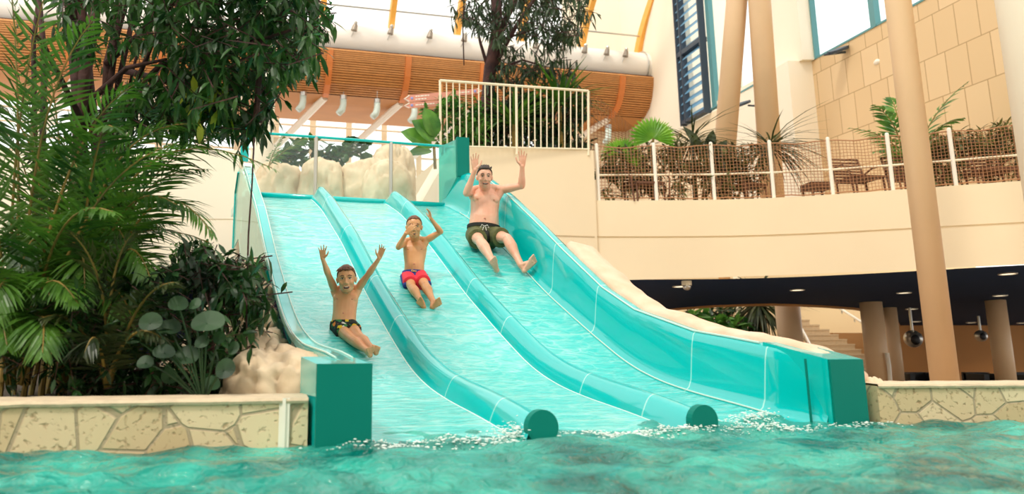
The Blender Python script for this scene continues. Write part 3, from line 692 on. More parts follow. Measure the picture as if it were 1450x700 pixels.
def wavelets():
    mb = MB()
    for _ in range(40):
        pass
# ------------------------------------------------------------------ rocks
def rockmesh(c, r, seed, sub=4, rough=.28, flat=1.0, sq=0):
    bm = bmesh.new(); bmesh.ops.create_icosphere(bm, subdivisions=sub, radius=1)
    for v in bm.verts:
        p = v.co.copy(); m_ = (abs(p.x)**4+abs(p.y)**4+abs(p.z)**4)**.25; p = p*(1-sq+sq/m_); q_ = p*1.3+V((seed*3.1, seed*1.7, 0)); d = 1+rough*noise.noise(q_)+rough*.45*noise.noise(q_*2.6)+rough*.15*noise.noise(q_*7)
        cr = abs(noise.noise(q_*1.9+V((9, 0, 0)))); d -= .12*max(0, .12-cr)/.12
        v.co = V((p.x*r[0], p.y*r[1], p.z*r[2]*flat))*d
    mb = MB(); bm.verts.ensure_lookup_table(); mb.add([V(c)+v.co for v in bm.verts], [tuple(v.index for v in f.verts) for f in bm.faces]); bm.free(); return mb
def rock(c, r, seed, label, m='rock', group=None, name='rock', **k):
    o = rockmesh(c, r, seed, **k).build(name, M[m], smooth=True); return tag(o, label, 'rock', group)
def pxr(x, y, Y): return at(x, y, Y)
c = at(402, 545, 4.7); rock((c.x, c.y, .10), (.36, .50, .36), 1.3, 'large smooth sandy rock at the foot of the slide beside the green end box', sub=5, rough=.11, sq=.35)
c = at(368, 490, 5.6); rock((c.x-.05, c.y, .15), (.26, .45, .42), 2.1, 'tall cream rock against the slide side, above the big smooth rock', sub=5, rough=.15, sq=.3)
c = at(352, 530, 4.6); rock((c.x, c.y, .1), (.2, .2, .16), 5.3, 'small sandy rock half under the shrub left of the big rock')
for i, (s_, du_, dz_, r) in enumerate([(.62, .0, .0, .13), (.95, .0, .0, .15), (1.3, .02, .0, .16), (1.65, .0, .0, .17), (2.0, .0, .0, .18), (2.4, .0, .0, .18), (2.85, .0, .0, .18), (3.3, .0, .0, .17), (.8, .05, -.06, .13), (1.15, .02, -.03, .12), (1.8, .08, -.08, .14), (2.2, .1, -.1, .15), (2.6, .04, -.05, .15), (3.0, .1, -.12, .15), (3.4, .08, -.16, .15),
        (1.1, .2, -.16, .2), (1.6, .24, -.2, .24), (2.1, .26, -.25, .28), (2.7, .28, -.3, .3), (3.3, .2, -.4, .26), (2.3, .45, -.5, .3), (3.0, .4, -.65, .3)]):
    zt = rt_(s_)-.09+dz_; c = S(-.12-du_-r*.62, s_, zt-r*.95); rock(c, (r*.85, r*1.2, r*1.0), i*1.7+.4, 'rounded cream boulder stacked in the rockwork below the slide\'s left rail', group='boulders below the left rail', sub=4, rough=.36)
c = at(352, 400, 9.2); mb = MB(); mb.tube([at(350, 470, 9.2)-V((0, 0, 1.0)), at(353, 400, 9.2), at(351, 330, 9.4)], [.14, .1, .09], 7); tag(mb.build('rock_pillar', M['brownwall']), 'brown post standing under the pale outer panel left of the slide', 'post')
# rock rim along the outside of the right wall
mb = MB(); rows = []
for s in np.linspace(.12, 3.2, 90):
    row = []; lump = .035+.02*noise.noise(V((s*2.2, 0, 3)))+.012*noise.noise(V((s*7, 2, 3)))
    if s < .5: lump *= s/.5
    for k, (u, z) in enumerate(((.155, -.3), (.15, lump*.5), (.2, lump+.012), (.32, lump+.01), (.44, lump-.03), (.55, -.1), (.62, -.5), (.7, -1.5))):
        n_ = .02*noise.noise(V((s*5, u*8, 1)))
        row.append(S(WD+u+n_, s, wt(s)+z+n_))
    rows.append(row)
rows.insert(0, [V((p.x, p.y, .1)) for p in rows[0]]); rows.append([V((p.x, p.y, .1)) for p in rows[-1]])
mb.grid(rows); tag(mb.build('rockwork_bank', M['rockp'], smooth=True), 'pinkish rockwork rim running along the outside of the slide\'s high right wall', 'rock')
c = at(1243, 560, 4.95); rock((c.x+.03, c.y+.05, .06), (.08, .12, .20), 3.3, 'narrow rounded rock squeezed between the right green end box and stone wall')
# rockwork behind the balustrade
for i, (x0, x1, yt, Y, lab) in enumerate(((362, 432, 232, 12.0, 'leftmost rock slab behind the glass balustrade'), (425, 490, 229, 11.9, 'smooth rock slab behind the left post of the glass balustrade'), (478, 560, 230, 12.1, 'creased rock slab behind the middle of the glass balustrade'),
        (528, 586, 207, 12.6, 'tallest rounded rock behind the slide top, beside the sloping wing wall'), (515, 585, 235, 11.7, 'low rock in front of the tallest one behind the slide top'))):
    l = at(x0, yt, Y); r = at(x1, yt, Y); cx = (l.x+r.x)/2; hw = (r.x-l.x)/2*1.15; rock((cx, Y, l.z-1.0), (hw*.98, .45, 1.03), i+11.2, lab, sub=5, rough=.09, sq=.75)

# ------------------------------------------------------------------ bar railing on the upper block
rl0, rl1 = at(624, 207, 13.15), at(833, 211.5, 13.95); rt0, rt1 = at(623, 114, 13.15), at(833, 129, 13.95)
br = empty('bar_railing', rl0, 'cream steel railing with vertical bars on the wall above the slide', 'railing')
def seg(m, a_, b_, r): m.tube([a_, b_], r, 6)
mb = MB(); seg(mb, rt0, rt1, .024); mb.build('top_rail', M['cream'], br); mb = MB(); seg(mb, rl0, rl1, .018); mb.build('bottom_rail', M['cream'], br)
nb = 24
for i in range(nb+1):
    t = i/nb; mb = MB(); big = i in (0, 12, 24); p = rl0.lerp(rl1, t); q_ = rt0.lerp(rt1, t)
    seg(mb, p-V((0, 0, .12)) if big else p, q_, .024 if big else .012); mb.build('post' if big else 'bar', M['cream'], br)

# ------------------------------------------------------------------ netted fence on the balcony
FP = [(848, 284, 200, 14.1), (930, 284, 199, 14.1), (1012, 283, 197, 14.1), (1096, 280, 194, 13.9), (1180, 277, 191, 13.6), (1265, 270.5, 184, 13.2), (1354, 262.5, 176, 12.75), (1449, 254, 165, 12.35), (1545, 244, 150, 11.9)]
fe = empty('net_fence', at(1100, 281, 13.9), 'cream post fence with brown rope netting along the curved balcony edge', 'fence')
fpts = []
for (x, yb, yt, Y) in FP:
    b_ = at(x, yb, Y); b_.z = 2.99; h = (yb-yt)/FPX*Y; 
    fpts.append((b_, h)); mb = MB(); mb.tube([b_, b_+V((0, 0, h))], .034, 10); mb.ell(b_+V((0, 0, h)), .034, nu=10, nv=4); mb.build('post', M['white'], fe)
for (a_, ha), (b_, hb) in zip(fpts[:-1], fpts[1:]):
    mb = MB(); seg(mb, a_+V((0, 0, ha*.46)), b_+V((0, 0, hb*.46)), .022); mb.build('mid_rail', M['cream'], fe)
    nv_, nh = 17, 16; mb = MB()
    def NP(s_, t_):
        sag = -.035*4*s_*(1-s_)*t_+.015*math.sin(9*s_+7*t_)*s_*(1-s_)*4
        h = ha*(1-s_)+hb*s_; return a_.lerp(b_, s_)+V((0, 0, .06+(h-.09)*t_+sag))+V((.004*math.sin(13*t_+20*s_), -.03*s_*(1-s_)*4, 0))
    for i in range(nv_+1): mb.tube([NP(i/nv_, t_) for t_ in np.linspace(0, 1, 6)], .0052, 3, cap=False)
    for j in range(nh+1): mb.tube([NP(s_, j/nh) for s_ in np.linspace(0, 1, 8)], .011 if j in (0, nh) else .0052, 4 if j in (0, nh) else 3, cap=False)
    mb.build('rope_net', M['rope'], fe)
# steep net between the bar railing and fence
ns = empty('stair_net', at(838, 212, 14.6), 'slanting rope net descending from the bar railing towards the fan palm', 'net')
a0, a1, b0, b1 = at(836, 128, 14.6), at(836, 212, 14.6), at(905, 188, 15.2), at(905, 212, 15.2)
mb = MB()
for i in range(15): t = i/14; mb.tube([a0.lerp(b0, t), a1.lerp(b1, t)], .006, 3, cap=False)
for j in range(17): t = j/16; mb.tube([a0.lerp(a1, t), b0.lerp(b1, t)], .006, 3, cap=False)
mb.build('rope_net', M['rope'], ns)

# ------------------------------------------------------------------ rattan chairs and tables on the deck
def chair_proto(label):
    e = empty('rattan_chair', (0, 0, 0), label, 'chair', None)
    mb = MB()
    for i in range(8): z = .34+.058*i; mb.box((0, .0+.02*i, z), (.56, .02, .034))
    mb.build('backrest', M['rattan'], e)
    mb = MB()
    for x in (-.29, .29): mb.tube([(x, -.03, .0), (x, 0, .32), (x, .17, .82)], .02, 6)
    mb.tube([(-.29, .17, .82), (.29, .17, .82)], .02, 6); mb.build('back_frame', M['rattan'], e)
    mb = MB(); mb.box((0, -.28, .36), (.56, .52, .04)); mb.build('seat', M['rattan'], e)
    for sx in (-1, 1):
        mb = MB(); pts = [(sx*.29, .05, .5), (sx*.36, -.1, .6), (sx*.39, -.35, .6), (sx*.38, -.52, .45), (sx*.34, -.54, 0)]; mb.tube(pts, .017, 6); mb.build('armrest', M['rattan'], e)
    for sx in (-1, 1):
        mb = MB(); mb.tube([(sx*.26, -.5, .36), (sx*.27, -.52, 0)], .018, 6); mb.build('leg', M['rattan'], e)
    return e
chs = [(1207, 275, 14.05, .1, 'rattan chair with slatted back behind the net, left of the tall tan column'), (1283, 268, 13.9, -.1, 'rattan chair with slatted back partly hidden by the tall tan column'),
       (905, 283, 14.6, .15, 'rattan chair behind the net under the fan palm'), (1040, 280, 14.7, .5, 'rattan chair behind the net at the foot of the leaning columns'), (1395, 258, 13.4, -.2, 'rattan chair among the bushes behind the net, rightmost of all')]
proto = None
for i, (x, y, Y, rz, lab) in enumerate(chs):
    p = at(x, y, Y)
    if proto is None: proto = chair_proto(lab); o = proto
    else: o = copy_tree(proto)
    o.location = (p.x, Y, 2.985); o.rotation_euler = (0, 0, rz+math.pi if i != 99 else rz); o['label'] = lab; o['group'] = 'rattan chairs on the balcony'
for o in list(bpy.data.objects):
    if o.name.startswith('rattan_chair'): o.rotation_euler.z -= math.pi
tb = empty('low_table', (0, 0, 0), 'low brown rattan table behind the net, left of the slatted chair', 'table'); p = at(1158, 276, 14.2)
mb = MB(); mb.box((0, 0, .30), (.42, .42, .12)); mb.build('table_top', M['rattan'], tb)
for sx in (-1, 1):
    for sy in (-1, 1): mb = MB(); mb.box((sx*.18, sy*.18, .12), (.035, .035, .24)); mb.build('leg', M['rattan'], tb)
tb.location = (p.x, 14.2, 2.985)

# ------------------------------------------------------------------ lights under the balcony
for i, (x, y) in enumerate([(963, 405), (1129, 410), (1280, 414), (1291, 437), (1297, 455), (1427, 387), (1416, 418), (1407, 440), (1375, 456.5), (1447, 457)]):
    p = sof(x, y); e = empty('downlight', p, 'round recessed white downlight in the navy soffit under the balcony', 'light', 'recessed downlights in the navy soffit')
    e['label'] = ['downlight in the navy soffit nearest the slide, a small camera beside it', 'second downlight in the navy soffit from the slide, alone in its row', 'downlight just left of the tall tan column, highest of three in a row', 'downlight just left of the tall tan column, middle of three', 'downlight just left of the tall tan column, lowest of three',
                  'largest downlight of the soffit, highest near the right edge', 'second downlight down the right-hand row in the navy soffit', 'downlight just above the lit brown column at the right', 'downlight halfway between the tall tan column and lit brown column', 'downlight cut by the right edge of the photo'][i]
    k = 16; r = .13
    mb = MB(); mb.tube([p+V((r*math.cos(6.2832*j/k), r*math.sin(6.2832*j/k), -.012-.053*r*math.sin(6.2832*j/k))) for j in range(k+1)], .014, 5); mb.build('rim', M['steel'], e)
    mb = MB(); mb.add([p+V((r*math.cos(6.2832*j/k), r*math.sin(6.2832*j/k), -.01-.053*r*math.sin(6.2832*j/k))) for j in range(k)], [tuple(range(k))]); mb.build('lens', mat('lamp_lens', (255, 240, 205), emit=2.2) if i == 0 else bpy.data.materials['lamp_lens'], e)
    if i in (2, 4, 7, 8, 9):
        l = bpy.data.lights.new('downlight_beam', 'SPOT'); l.energy = 60; l.color = (1, .72, .42); l.spot_size = 1.9; l.spot_blend = .6; l.shadow_soft_size = .1
        lo = bpy.data.objects.new('downlight_beam', l); COL.objects.link(lo); lo.location = p-V((0, 0, .05)); lo.parent = e; lo.matrix_parent_inverse = Matrix.Translation(-e.location)
def speaker(x, y, Y, r, label):
    p = at(x, y, Y); e = empty('ball_speaker', p, label, 'speaker'); mb = MB(); mb.ell(p, r, nu=18, nv=12); mb.build('shell', M['steel'], e, smooth=True)
    mb = MB(); mb.ell(p+V((-.2*r, -.75*r, -.1*r)), (r*.55, r*.35, r*.6), nu=14, nv=9); mb.build('grille', M['dark'], e); mb = MB(); mb.tube([p, V((p.x, p.y, zs(p.y)))], .03, 6); mb.build('bracket', M['steel'], e)
speaker(1293, 480, 19.5, .21, 'round silver ball speaker hanging left of the tall tan column, below the soffit'); speaker(1389, 476, 22, .16, 'small round speaker hanging in the brown room right of the tall tan column')
p = sof(972, 398); e = empty('dome_camera', p, 'small dome camera beside the downlight nearest the slide', 'camera'); mb = MB(); mb.tube([p, p-V((0, 0, .08))], .09, 12); mb.build('base', M['cream'], e); mb = MB(); mb.ell(p-V((0, 0, .1)), .075, nu=12, nv=8); mb.build('dome', M['steel'], e, smooth=True)
for i, (x0, x1, Y, lab) in enumerate(((1272, 1322, 19.8, 'low dark sofa in the lower room, left of the tall tan column'), (1374, 1408, 19.4, 'small dark sofa in the lower room, right of the tall tan column'), (1433, 1475, 18.8, 'dark sofa in the lower room cut by the right edge of the photo'))):
    a_, b_ = at(x0, 528, Y), at(x1, 528, Y); zt = a_.z; cx = (a_.x+b_.x)/2; w_ = b_.x-a_.x
    e = empty('dark_sofa', (cx, Y, -.9), lab, 'sofa'); 
    mb = MB(); mb.box((cx, Y+.25, (zt-.9)/2), (w_, .16, zt+.9)); mb.build('backrest', M['dark'], e)
    mb = MB(); mb.box((cx, Y-.1, -.68), (w_, .7, .3)); mb.build('seat', M['dark'], e)
    for sx in (-1, 1): mb = MB(); mb.box((cx+sx*(w_/2-.06), Y-.1, -.6), (.12, .72, .55)); mb.build('armrest', M['dark'], e)
# stairs beyond the arch
stt = empty('staircase', at(1170, 500, 23.5), 'pale stone staircase rising to the left beyond the arch under the balcony', 'staircase')
ys_ = [453, 460, 466.4, 473.5, 480.3, 487.4, 494.6, 501.7, 508.7, 516, 523]; xr = [1146, 1160, 1174, 1187, 1199, 1210, 1219, 1225, 1229, 1230, 1231]; xl = [1128, 1132, 1136, 1140, 1143, 1146, 1148, 1149, 1150, 1150, 1150]
for i in range(11):
    Y = 25.5-.3*i; a_ = at(xl[i]-2, ys_[i], Y); b_ = at(xr[i], ys_[i], Y); zt = a_.z
    mb = MB(); mb.box(((a_.x+b_.x)/2, Y+.3, (zt-.9)/2-.02), (b_.x-a_.x, .6, zt+.86)); mb.box(((a_.x+b_.x)/2, Y+.28, zt-.02), (b_.x-a_.x, .62, .04)); mb.build('step', mat('pale_step', (214, 186, 146), .6, var=.12, scale=14) if i == 0 else bpy.data.materials['pale_step'], stt)
a_ = [at(xr[i]+1, ys_[i]-3, 25.6-.3*i) for i in range(8)]
mb = MB(); mb.tube([at(1130, 456, 25.3), at(1142, 478, 24.2), at(1149, 492, 23.4), at(1151, 504, 22.6)], .035, 6); mb.build('handrail', M['white'], stt)
rows = [[at(x, y, Y), V((at(x, y, Y).x, Y, -.9))] for x, y, Y in ((1124, 446, 25.4), (1131, 458, 25.3), (1141, 478, 24.2), (1147, 494, 23.3), (1150, 508, 22.4))]
mb = MB(); mb.grid(rows); mb.build('side_wall', M['grey'], stt)
hr = empty('stair_handrail', at(1202, 446, 26), 'white sloping handrail on the sunlit wall above the stairs', 'handrail'); mb = MB(); mb.tube([at(1180, 431, 27.5), at(1222, 458, 26)], .04, 6); mb.build('rail', M['white'], hr)
for x, y in ((1192, 440), (1210, 452)): mb = MB(); mb.tube([at(x, y, 27), at(x, y+3, 27), at(x+1, y+4, 28)], .02, 5); mb.build('bracket', M['steel'], hr)
mb = MB(); mb.tube([at(1256, 500, 17.9), at(1259, 520, 17.9), at(1261, 545, 17.9)], .045, 8); tag(mb.build('white_pipe', M['white']), 'white upright pipe between the two brown columns right of the stairs', 'pipe')

# ------------------------------------------------------------------ spotlights on the duct, pendant lamps, sign, wall lights
for i, x in enumerate([500, 551, 607, 656, 757, 795, 827, 858, 885]):
    t = tOf(x); p = G(t, -.10, zlip+.85); e = empty('spotlight', p, 'small silver spotlight on the white duct', 'spotlight', 'spotlights along the white duct')
    e['label'] = '%s spotlight from the left on the white duct' % ['first', 'second', 'third', 'fourth', 'fifth', 'sixth', 'seventh', 'eighth', 'ninth'][i]
    mb = MB(); mb.tube([p+V((0, 0, -.12)), p+V((.05, .0, .10))], [.11, .08], 12); mb.build('housing', M['spot'], e); mb = MB(); mb.ell(p+V((.06, 0, .17)), .07, nu=8, nv=6); mb.tube([p+V((-.0, .05, -.1)), p+V((-.1, .1, -.3))], .015, 5); mb.build('bracket', M['steel'], e)
for i, x in enumerate([425, 482, 530, 583, 858]):
    y = [147, 152, 157, 163, 193][i]; Y = 22.3+.25*(x-425)/55*.6
    Y = 26.0+.25*(x-425)/55*.6; p = at(x, y, Y); e = empty('pendant_lamp', p, '', 'lamp', 'glass lamps under the gallery')
    e['label'] = '%s glass lamp under the wooden gallery' % ['leftmost curved', 'second curved', 'third curved', 'fourth curved, partly behind the sign,', 'curved, seen through the slanting rope net,'][i]
    mb = MB(); mb.tube([p+V((.1, 0, .3)), p+V((.1, 0, .08)), p+V((.06, -.03, -.10)), p+V((-.06, -.08, -.26))], [.11, .115, .125, .11], 10); mb.build('shade', M['lampglass'], e, smooth=True)
    mb = MB(); mb.tube([p+V((.1, 0, .28)), p+V((.1, 0, .42))], .12, 10); mb.build('cap', M['steel'], e); mb = MB(); mb.tube([p+V((.1, 0, .4)), p+V((.1, 0, .75))], .01, 5); mb.build('hanging_rod', M['steel'], e)
sg = empty('direction_sign', at(615, 140, 14.6), 'pink arrow-ended direction sign boards left of the ficus trunk behind the railing', 'sign')
def signboard(x0, y0, x1, y1, hh, left, lines):
    a_, b_ = at(x0, y0, 14.5), at(x1, y1, 14.7); d = (b_-a_); L = d.length; d.normalize(); up_ = V((0, 0, 1)); nrm = d.cross(up_).normalized()
    if left: out = [a_, a_+d*.10+up_*hh, b_+up_*hh, b_-up_*hh, a_+d*.10-up_*hh]
    else: out = [a_+up_*hh, b_-d*.1+up_*hh, b_, b_-d*.1-up_*hh, a_-up_*hh]
    n = len(out); mb = MB(); mb.add([p+nrm*.01 for p in out]+[p-nrm*.01 for p in out], [tuple(range(n)), tuple(range(n, 2*n))[::-1]]+[(i, (i+1) % n, n+(i+1) % n, n+i) for i in range(n)])
    bd_ = mb.build('sign_board', M['signpink'], sg)
    mb = MB(); f = nrm*.014
    if left: mb.tube([a_+d*.12+up_*hh*.9+f, a_+d*.02+f, a_+d*.12-up_*hh*.9+f], .013, 5)
    else: mb.tube([b_-d*.12+up_*hh*.9+f, b_-d*.02+f, b_-d*.12-up_*hh*.9+f], .013, 5)
    mb.build('arrow', M['white'], bd_)
    mb = MB()
    for (s0, s1, zz) in lines:
        s = s0
        while s < s1:
            w_ = random.uniform(.03, .07); mb.add([a_+d*(L*0+s)+up_*(zz-.011)+f, a_+d*min(s+w_, s1)+up_*(zz-.011)+f, a_+d*min(s+w_, s1)+up_*(zz+.011)+f, a_+d*s+up_*(zz+.011)+f], [(0, 1, 2, 3)]); s += w_+.012
    mb.build('lettering', M['white'], bd_, fix=False)
    mb = MB(); c_ = a_+d*(.17 if left else L-.17)+f; mb.ell(c_, (.028, .01, .028), nu=8, nv=5); mb.build('symbol', mat('sign_blue', (150, 160, 220)) if 'sign_blue' not in bpy.data.materials else bpy.data.materials['sign_blue'], bd_)
signboard(571, 140.5, 652, 133.5, .07, True, [(.24, .52, .03), (.24, .46, -.03)]); signboard(571, 150.5, 652, 143.5, .055, True, [(.24, .62, .0)]); signboard(646, 132, 683, 128.5, .05, False, [(.05, .28, 0)])
p = at(626, 140, 14.75); mb = MB(); mb.tube([V((p.x, p.y, 3.9)), V((p.x, p.y, p.z+.3))], .03, 8); mb.build('post', M['tan'], sg)
# flood light, cameras on the right wall
def floodlight(x, y, Y, s, label):
    p = at(x, y, Y); e = empty('floodlight', p, label, 'floodlight'); R = Matrix.Rotation(-.35, 3, 'Y') @ Matrix.Rotation(.3, 3, 'X')
    mb = MB(); mb.prism([(-.28*s, -.1*s), (-.18*s, -.2*s), (.15*s, -.16*s), (.3*s, -.05*s), (.3*s, .05*s), (.15*s, .16*s), (-.18*s, .2*s), (-.28*s, .1*s)], -.04*s, .04*s); mb.v = [tuple(p+R @ V(v)) for v in mb.v]; mb.build('housing', M['dkframe'], e)
    mb = MB(); mb.prism([(-.22*s, -.1*s), (.1*s, -.1*s), (.1*s, .1*s), (-.22*s, .1*s)], -.055*s, -.042*s); mb.v = [tuple(p+R @ V(v)) for v in mb.v]; mb.build('lens', M['lampglass'], e)
    mb = MB(); mb.tube([p+V((.2*s, 0, -.06*s)), V((wx(p.y, 13.25 if s < 1 else 13.9)+.05, p.y+.05, p.z-.12*s))], .035*s, 6); mb.build('arm', M['dkframe'], e)
floodlight(1187, 71, 18.9, .9, 'dark angular floodlight at the corner of the cream block below the right window'); floodlight(1051, 147, 21, .8, 'small dark floodlight between the two leaning columns')
p = at(1244, 88, 18.0); e = empty('wall_camera', p, 'small white camera on the panelled stone wall', 'camera'); mb = MB(); mb.ell(p, (.10, .12, .08), nu=12, nv=8); mb.build('body', M['white'], e, smooth=True); mb = MB(); mb.tube([p, V((wx(p.y)+.05, p.y, p.z+.02))], .03, 6); mb.build('arm', M['white'], e)

# ================================================================== PLANTS
def leafgeo(mb, p, d, up, L, W, bend=.25, fold=.18, n=3):
    """one leaf from p along d; 2 strips folded along the midrib"""
    d = d.normalized(); sd_ = d.cross(up)
    if sd_.length < 1e-4: sd_ = V((1, 0, 0))
    sd_.normalize(); u = sd_.cross(d)
    c = []; l = []; r = []
    for i in range(n+1):
        t = i/n; q_ = p+d*L*t-u*(bend*L*t*t); w_ = W*math.sin(math.pi*min(1, (t*.92+.06)))**.8*.5
        c.append(q_); 
        if 0 < i < n: l.append(q_+sd_*w_+u*fold*w_); r.append(q_-sd_*w_+u*fold*w_)
    b = len(mb.v); vs = c+l+r; k = n+1; m = n-1
    mb.v.extend([tuple(x) for x in vs])
    f = [(0, 1, k), (0, k+m, 1)]
    for i in range(m-1): f += [(i+1, i+2, k+i+1, k+i), (i+1, k+m+i, k+m+i+1, i+2)]
    f += [(m, n, k+m-1), (m, k+m+m-1, n)]
    mb.f.extend([tuple(b+j for j in x) for x in f])
def rv(s=1): return V((random.gauss(0, s), random.gauss(0, s), random.gauss(0, s)))
def frondmesh(mb, path, ll, lw, n=32, droop=.5, vee=.5, tipk=.35, st0=.12):
    """pinnate leaflets along a path"""
    N = len(path)
    for i in range(n):
        t = st0+(1-st0)*i/(n-1); x = t*(N-1); a_ = int(min(x, N-2)); p = path[a_].lerp(path[a_+1], x-a_); d = (path[a_+1]-path[a_]).normalized()
        sd_ = d.cross(V((0, 0, 1))); 
        if sd_.length < .05: sd_ = V((1, 0, 0))
        sd_.normalize(); u = sd_.cross(d).normalized()
        L = ll*(math.sin(math.pi*(.18+.80*t))**.6)*(1-.0*t); L *= random.uniform(.88, 1.1)
        for s in (-1, 1):
            dd = (sd_*s*(1-.35*t)+d*(.55+.5*t)+u*vee*random.uniform(.7, 1.2)-V((0, 0, droop*random.uniform(.6, 1.2)))+rv(.05)).normalized()
            leafgeo(mb, p, dd, u, L, lw*random.uniform(.8, 1.1), bend=.22+droop*.3, n=3)
def palm(name, base, fronds, label, cat, m, ll, lw, n=32, stem=None, group=None, r=.012, **k):
    e = empty(name, base, label, cat, group)
    for (p0, c, p1) in fronds:
        path = bez(p0, c, p1, 14); mb = MB(); frondmesh(mb, path, ll, lw, n, **k); fr_ = mb.build('frond', M[m], e, fix=False)
        mb = MB(); mb.tube(path, [r*(1-.75*i/13) for i in range(14)], 5); mb.build('stalk', M['palmstem'], fr_)
    return e
def fixsub(): pass
# areca palms at the left: traced fronds (base px, ctrl px, tip px, depths)
def fr(a_, c, b, Ya, Yc, Yb): return (at(a_[0], a_[1], Ya), at(c[0], c[1], Yc), at(b[0], b[1], Yb))
pal1 = [fr((20, 545), (0, 200), (70, -30), 4.6, 4.6, 4.3), fr((30, 545), (30, 150), (130, 30), 4.6, 4.5, 4.2), fr((10, 545), (-40, 250), (-60, 20), 4.5, 4.4, 4.2),
        fr((25, 545), (80, 180), (190, 120), 4.6, 4.5, 4.3), fr((35, 545), (110, 240), (245, 205), 4.6, 4.4, 4.1), fr((15, 545), (10, 260), (-70, 180), 4.5, 4.3, 4.0),
        fr((40, 545), (60, 260), (160, 300), 4.6, 4.3, 3.9), fr((15, 545), (-20, 330), (-60, 380), 4.5, 4.2, 3.9), fr((20, 545), (20, 300), (-20, 470), 4.5, 4.1, 3.9),
        fr((30, 545), (50, 330), (110, 430), 4.5, 4.2, 4.0), fr((20, 545), (35, 100), (10, -60), 4.7, 4.8, 4.7), fr((30, 545), (70, 380), (60, 500), 4.4, 4.1, 3.9), fr((10, 545), (-10, 380), (10, 490), 4.4, 4.1, 3.9)]
palm('areca_palm', at(25, 548, 4.6), pal1, 'tall feathery areca palm at the left edge behind the stone wall', 'palm', 'palm', .30, .022, 38)
pal2 = [fr((95, 548), (110, 170), (275, 175), 5.0, 5.0, 4.8), fr((100, 548), (140, 120), (385, 238), 5.0, 5.0, 4.7), fr((110, 548), (200, 180), (300, 330), 5.0, 4.9, 4.6),
        fr((90, 548), (100, 200), (60, 60), 5.1, 5.2, 5.2), fr((95, 548), (80, 200), (0, 150), 5.0, 5.0, 4.8), fr((105, 548), (150, 220), (250, 290), 5.0, 4.7, 4.4), fr((100, 548), (170, 160), (330, 190), 5.1, 5.3, 5.3),
        fr((115, 548), (170, 260), (215, 400), 4.9, 4.6, 4.3), fr((90, 548), (60, 250), (30, 380), 4.9, 4.6, 4.3), fr((100, 548), (120, 260), (120, 430), 4.9, 4.5, 4.2), fr((100, 548), (160, 130), (210, 110), 5.2, 5.4, 5.4), fr((105, 548), (150, 330), (190, 460), 4.8, 4.5, 4.3),
        fr((95, 548), (130, 150), (160, 180), 5.0, 4.6, 4.1), fr((95, 548), (60, 330), (70, 420), 4.8, 4.5, 4.2)]
pal2 += [fr((100, 548), (130, 200), (200, 230), 5.2, 5.3, 5.2), fr((95, 548), (90, 180), (110, 240), 5.2, 5.2, 4.9), fr((100, 548), (130, 180), (240, 140), 5.3, 5.5, 5.4), fr((100, 548), (160, 230), (290, 240), 5.2, 5.3, 5.0), fr((90, 548), (50, 220), (40, 130), 5.3, 5.4, 5.2), fr((105, 548), (150, 250), (180, 350), 5.2, 5.0, 4.6), fr((95, 548), (80, 280), (60, 330), 5.2, 4.9, 4.5)]
pal2 += [fr((random.uniform(60, 150), 548), (random.uniform(60, 170), random.uniform(200, 300)), (random.uniform(-10, 300), random.uniform(180, 360)), 5.3, 5.4, random.uniform(5.0, 5.5)) for _ in range(14)]
palm('areca_palm', at(100, 548, 5.0), pal2, 'feathery areca palm whose fronds arch right towards the slide', 'palm', 'palm', .32, .022, 40)
pal3 = [fr((150, 548), (160, 380), (100, 330), 4.3, 4.3, 4.1), fr((155, 548), (190, 400), (250, 400), 4.3, 4.2, 4.0), fr((150, 548), (150, 360), (190, 330), 4.3, 4.3, 4.3), fr((150, 548), (120, 430), (60, 450), 4.3, 4.2, 4.0), fr((150, 548), (180, 440), (230, 480), 4.2, 4.1, 4.0), fr((150, 548), (140, 440), (120, 500), 4.2, 4.0, 3.95)]
palm('small_palm', at(150, 548, 4.3), pal3, 'low feathery palm among the dark shrubs behind the stone wall', 'palm', 'palmd', .2, .018, 30)
# canes of the areca clump
e = empty('palm_canes', at(45, 555, 4.75), 'upright yellow-green canes at the foot of the left areca palms', 'palm canes')
for i in range(11):
    x = random.uniform(0, 110); Y = random.uniform(4.5, 5.0); p = at(x, 556, Y); q_ = at(x+random.uniform(-25, 40), random.uniform(330, 420), Y+.1); p.z = .15
    mb = MB(); mb.tube([p, p.lerp(q_, .5)+rv(.01), q_], [.017, .015, .011], 6); mb.build('cane', M['palmstem'], e)

def inpoly(x, y, P):
    c = False; n = len(P)
    for i in range(n):
        a_, b_ = P[i], P[i-1]
        if (a_[1] > y) != (b_[1] > y) and x < (b_[0]-a_[0])*(y-a_[1])/(b_[1]-a_[1])+a_[0]: c = not c
    return c
def sample(P, Y0, Y1):
    xs_ = [p[0] for p in P]; ys_ = [p[1] for p in P]
    while 1:
        x = random.uniform(min(xs_), max(xs_)); y = random.uniform(min(ys_), max(ys_))
        if inpoly(x, y, P): return at(x, y, random.uniform(Y0, Y1))
def cluster(mb, tw, c, nl, L, W, droop, spread=1.0, bend=.3, twL=.25, dirx=None):
    d0 = (dirx if dirx else V((random.uniform(-1, 1), random.uniform(-1, .4), random.uniform(-.8, .4)))).normalized()
    p0 = c-d0*twL*.5; tw.tube([p0, c, c+d0*twL*.5], [.006*L/.15, .005*L/.15, .003*L/.15], 3, cap=False)
    for i in range(nl):
        t = random.random(); p = p0+d0*twL*t; d = (d0*.4+rv(.75)*spread-V((0, 0, droop))).normalized()
        leafgeo(mb, p, d, V((0, 0, 1))+rv(.25), L*random.uniform(.7, 1.15), W*random.uniform(.8, 1.15), bend=bend*random.uniform(.3, 1.3))
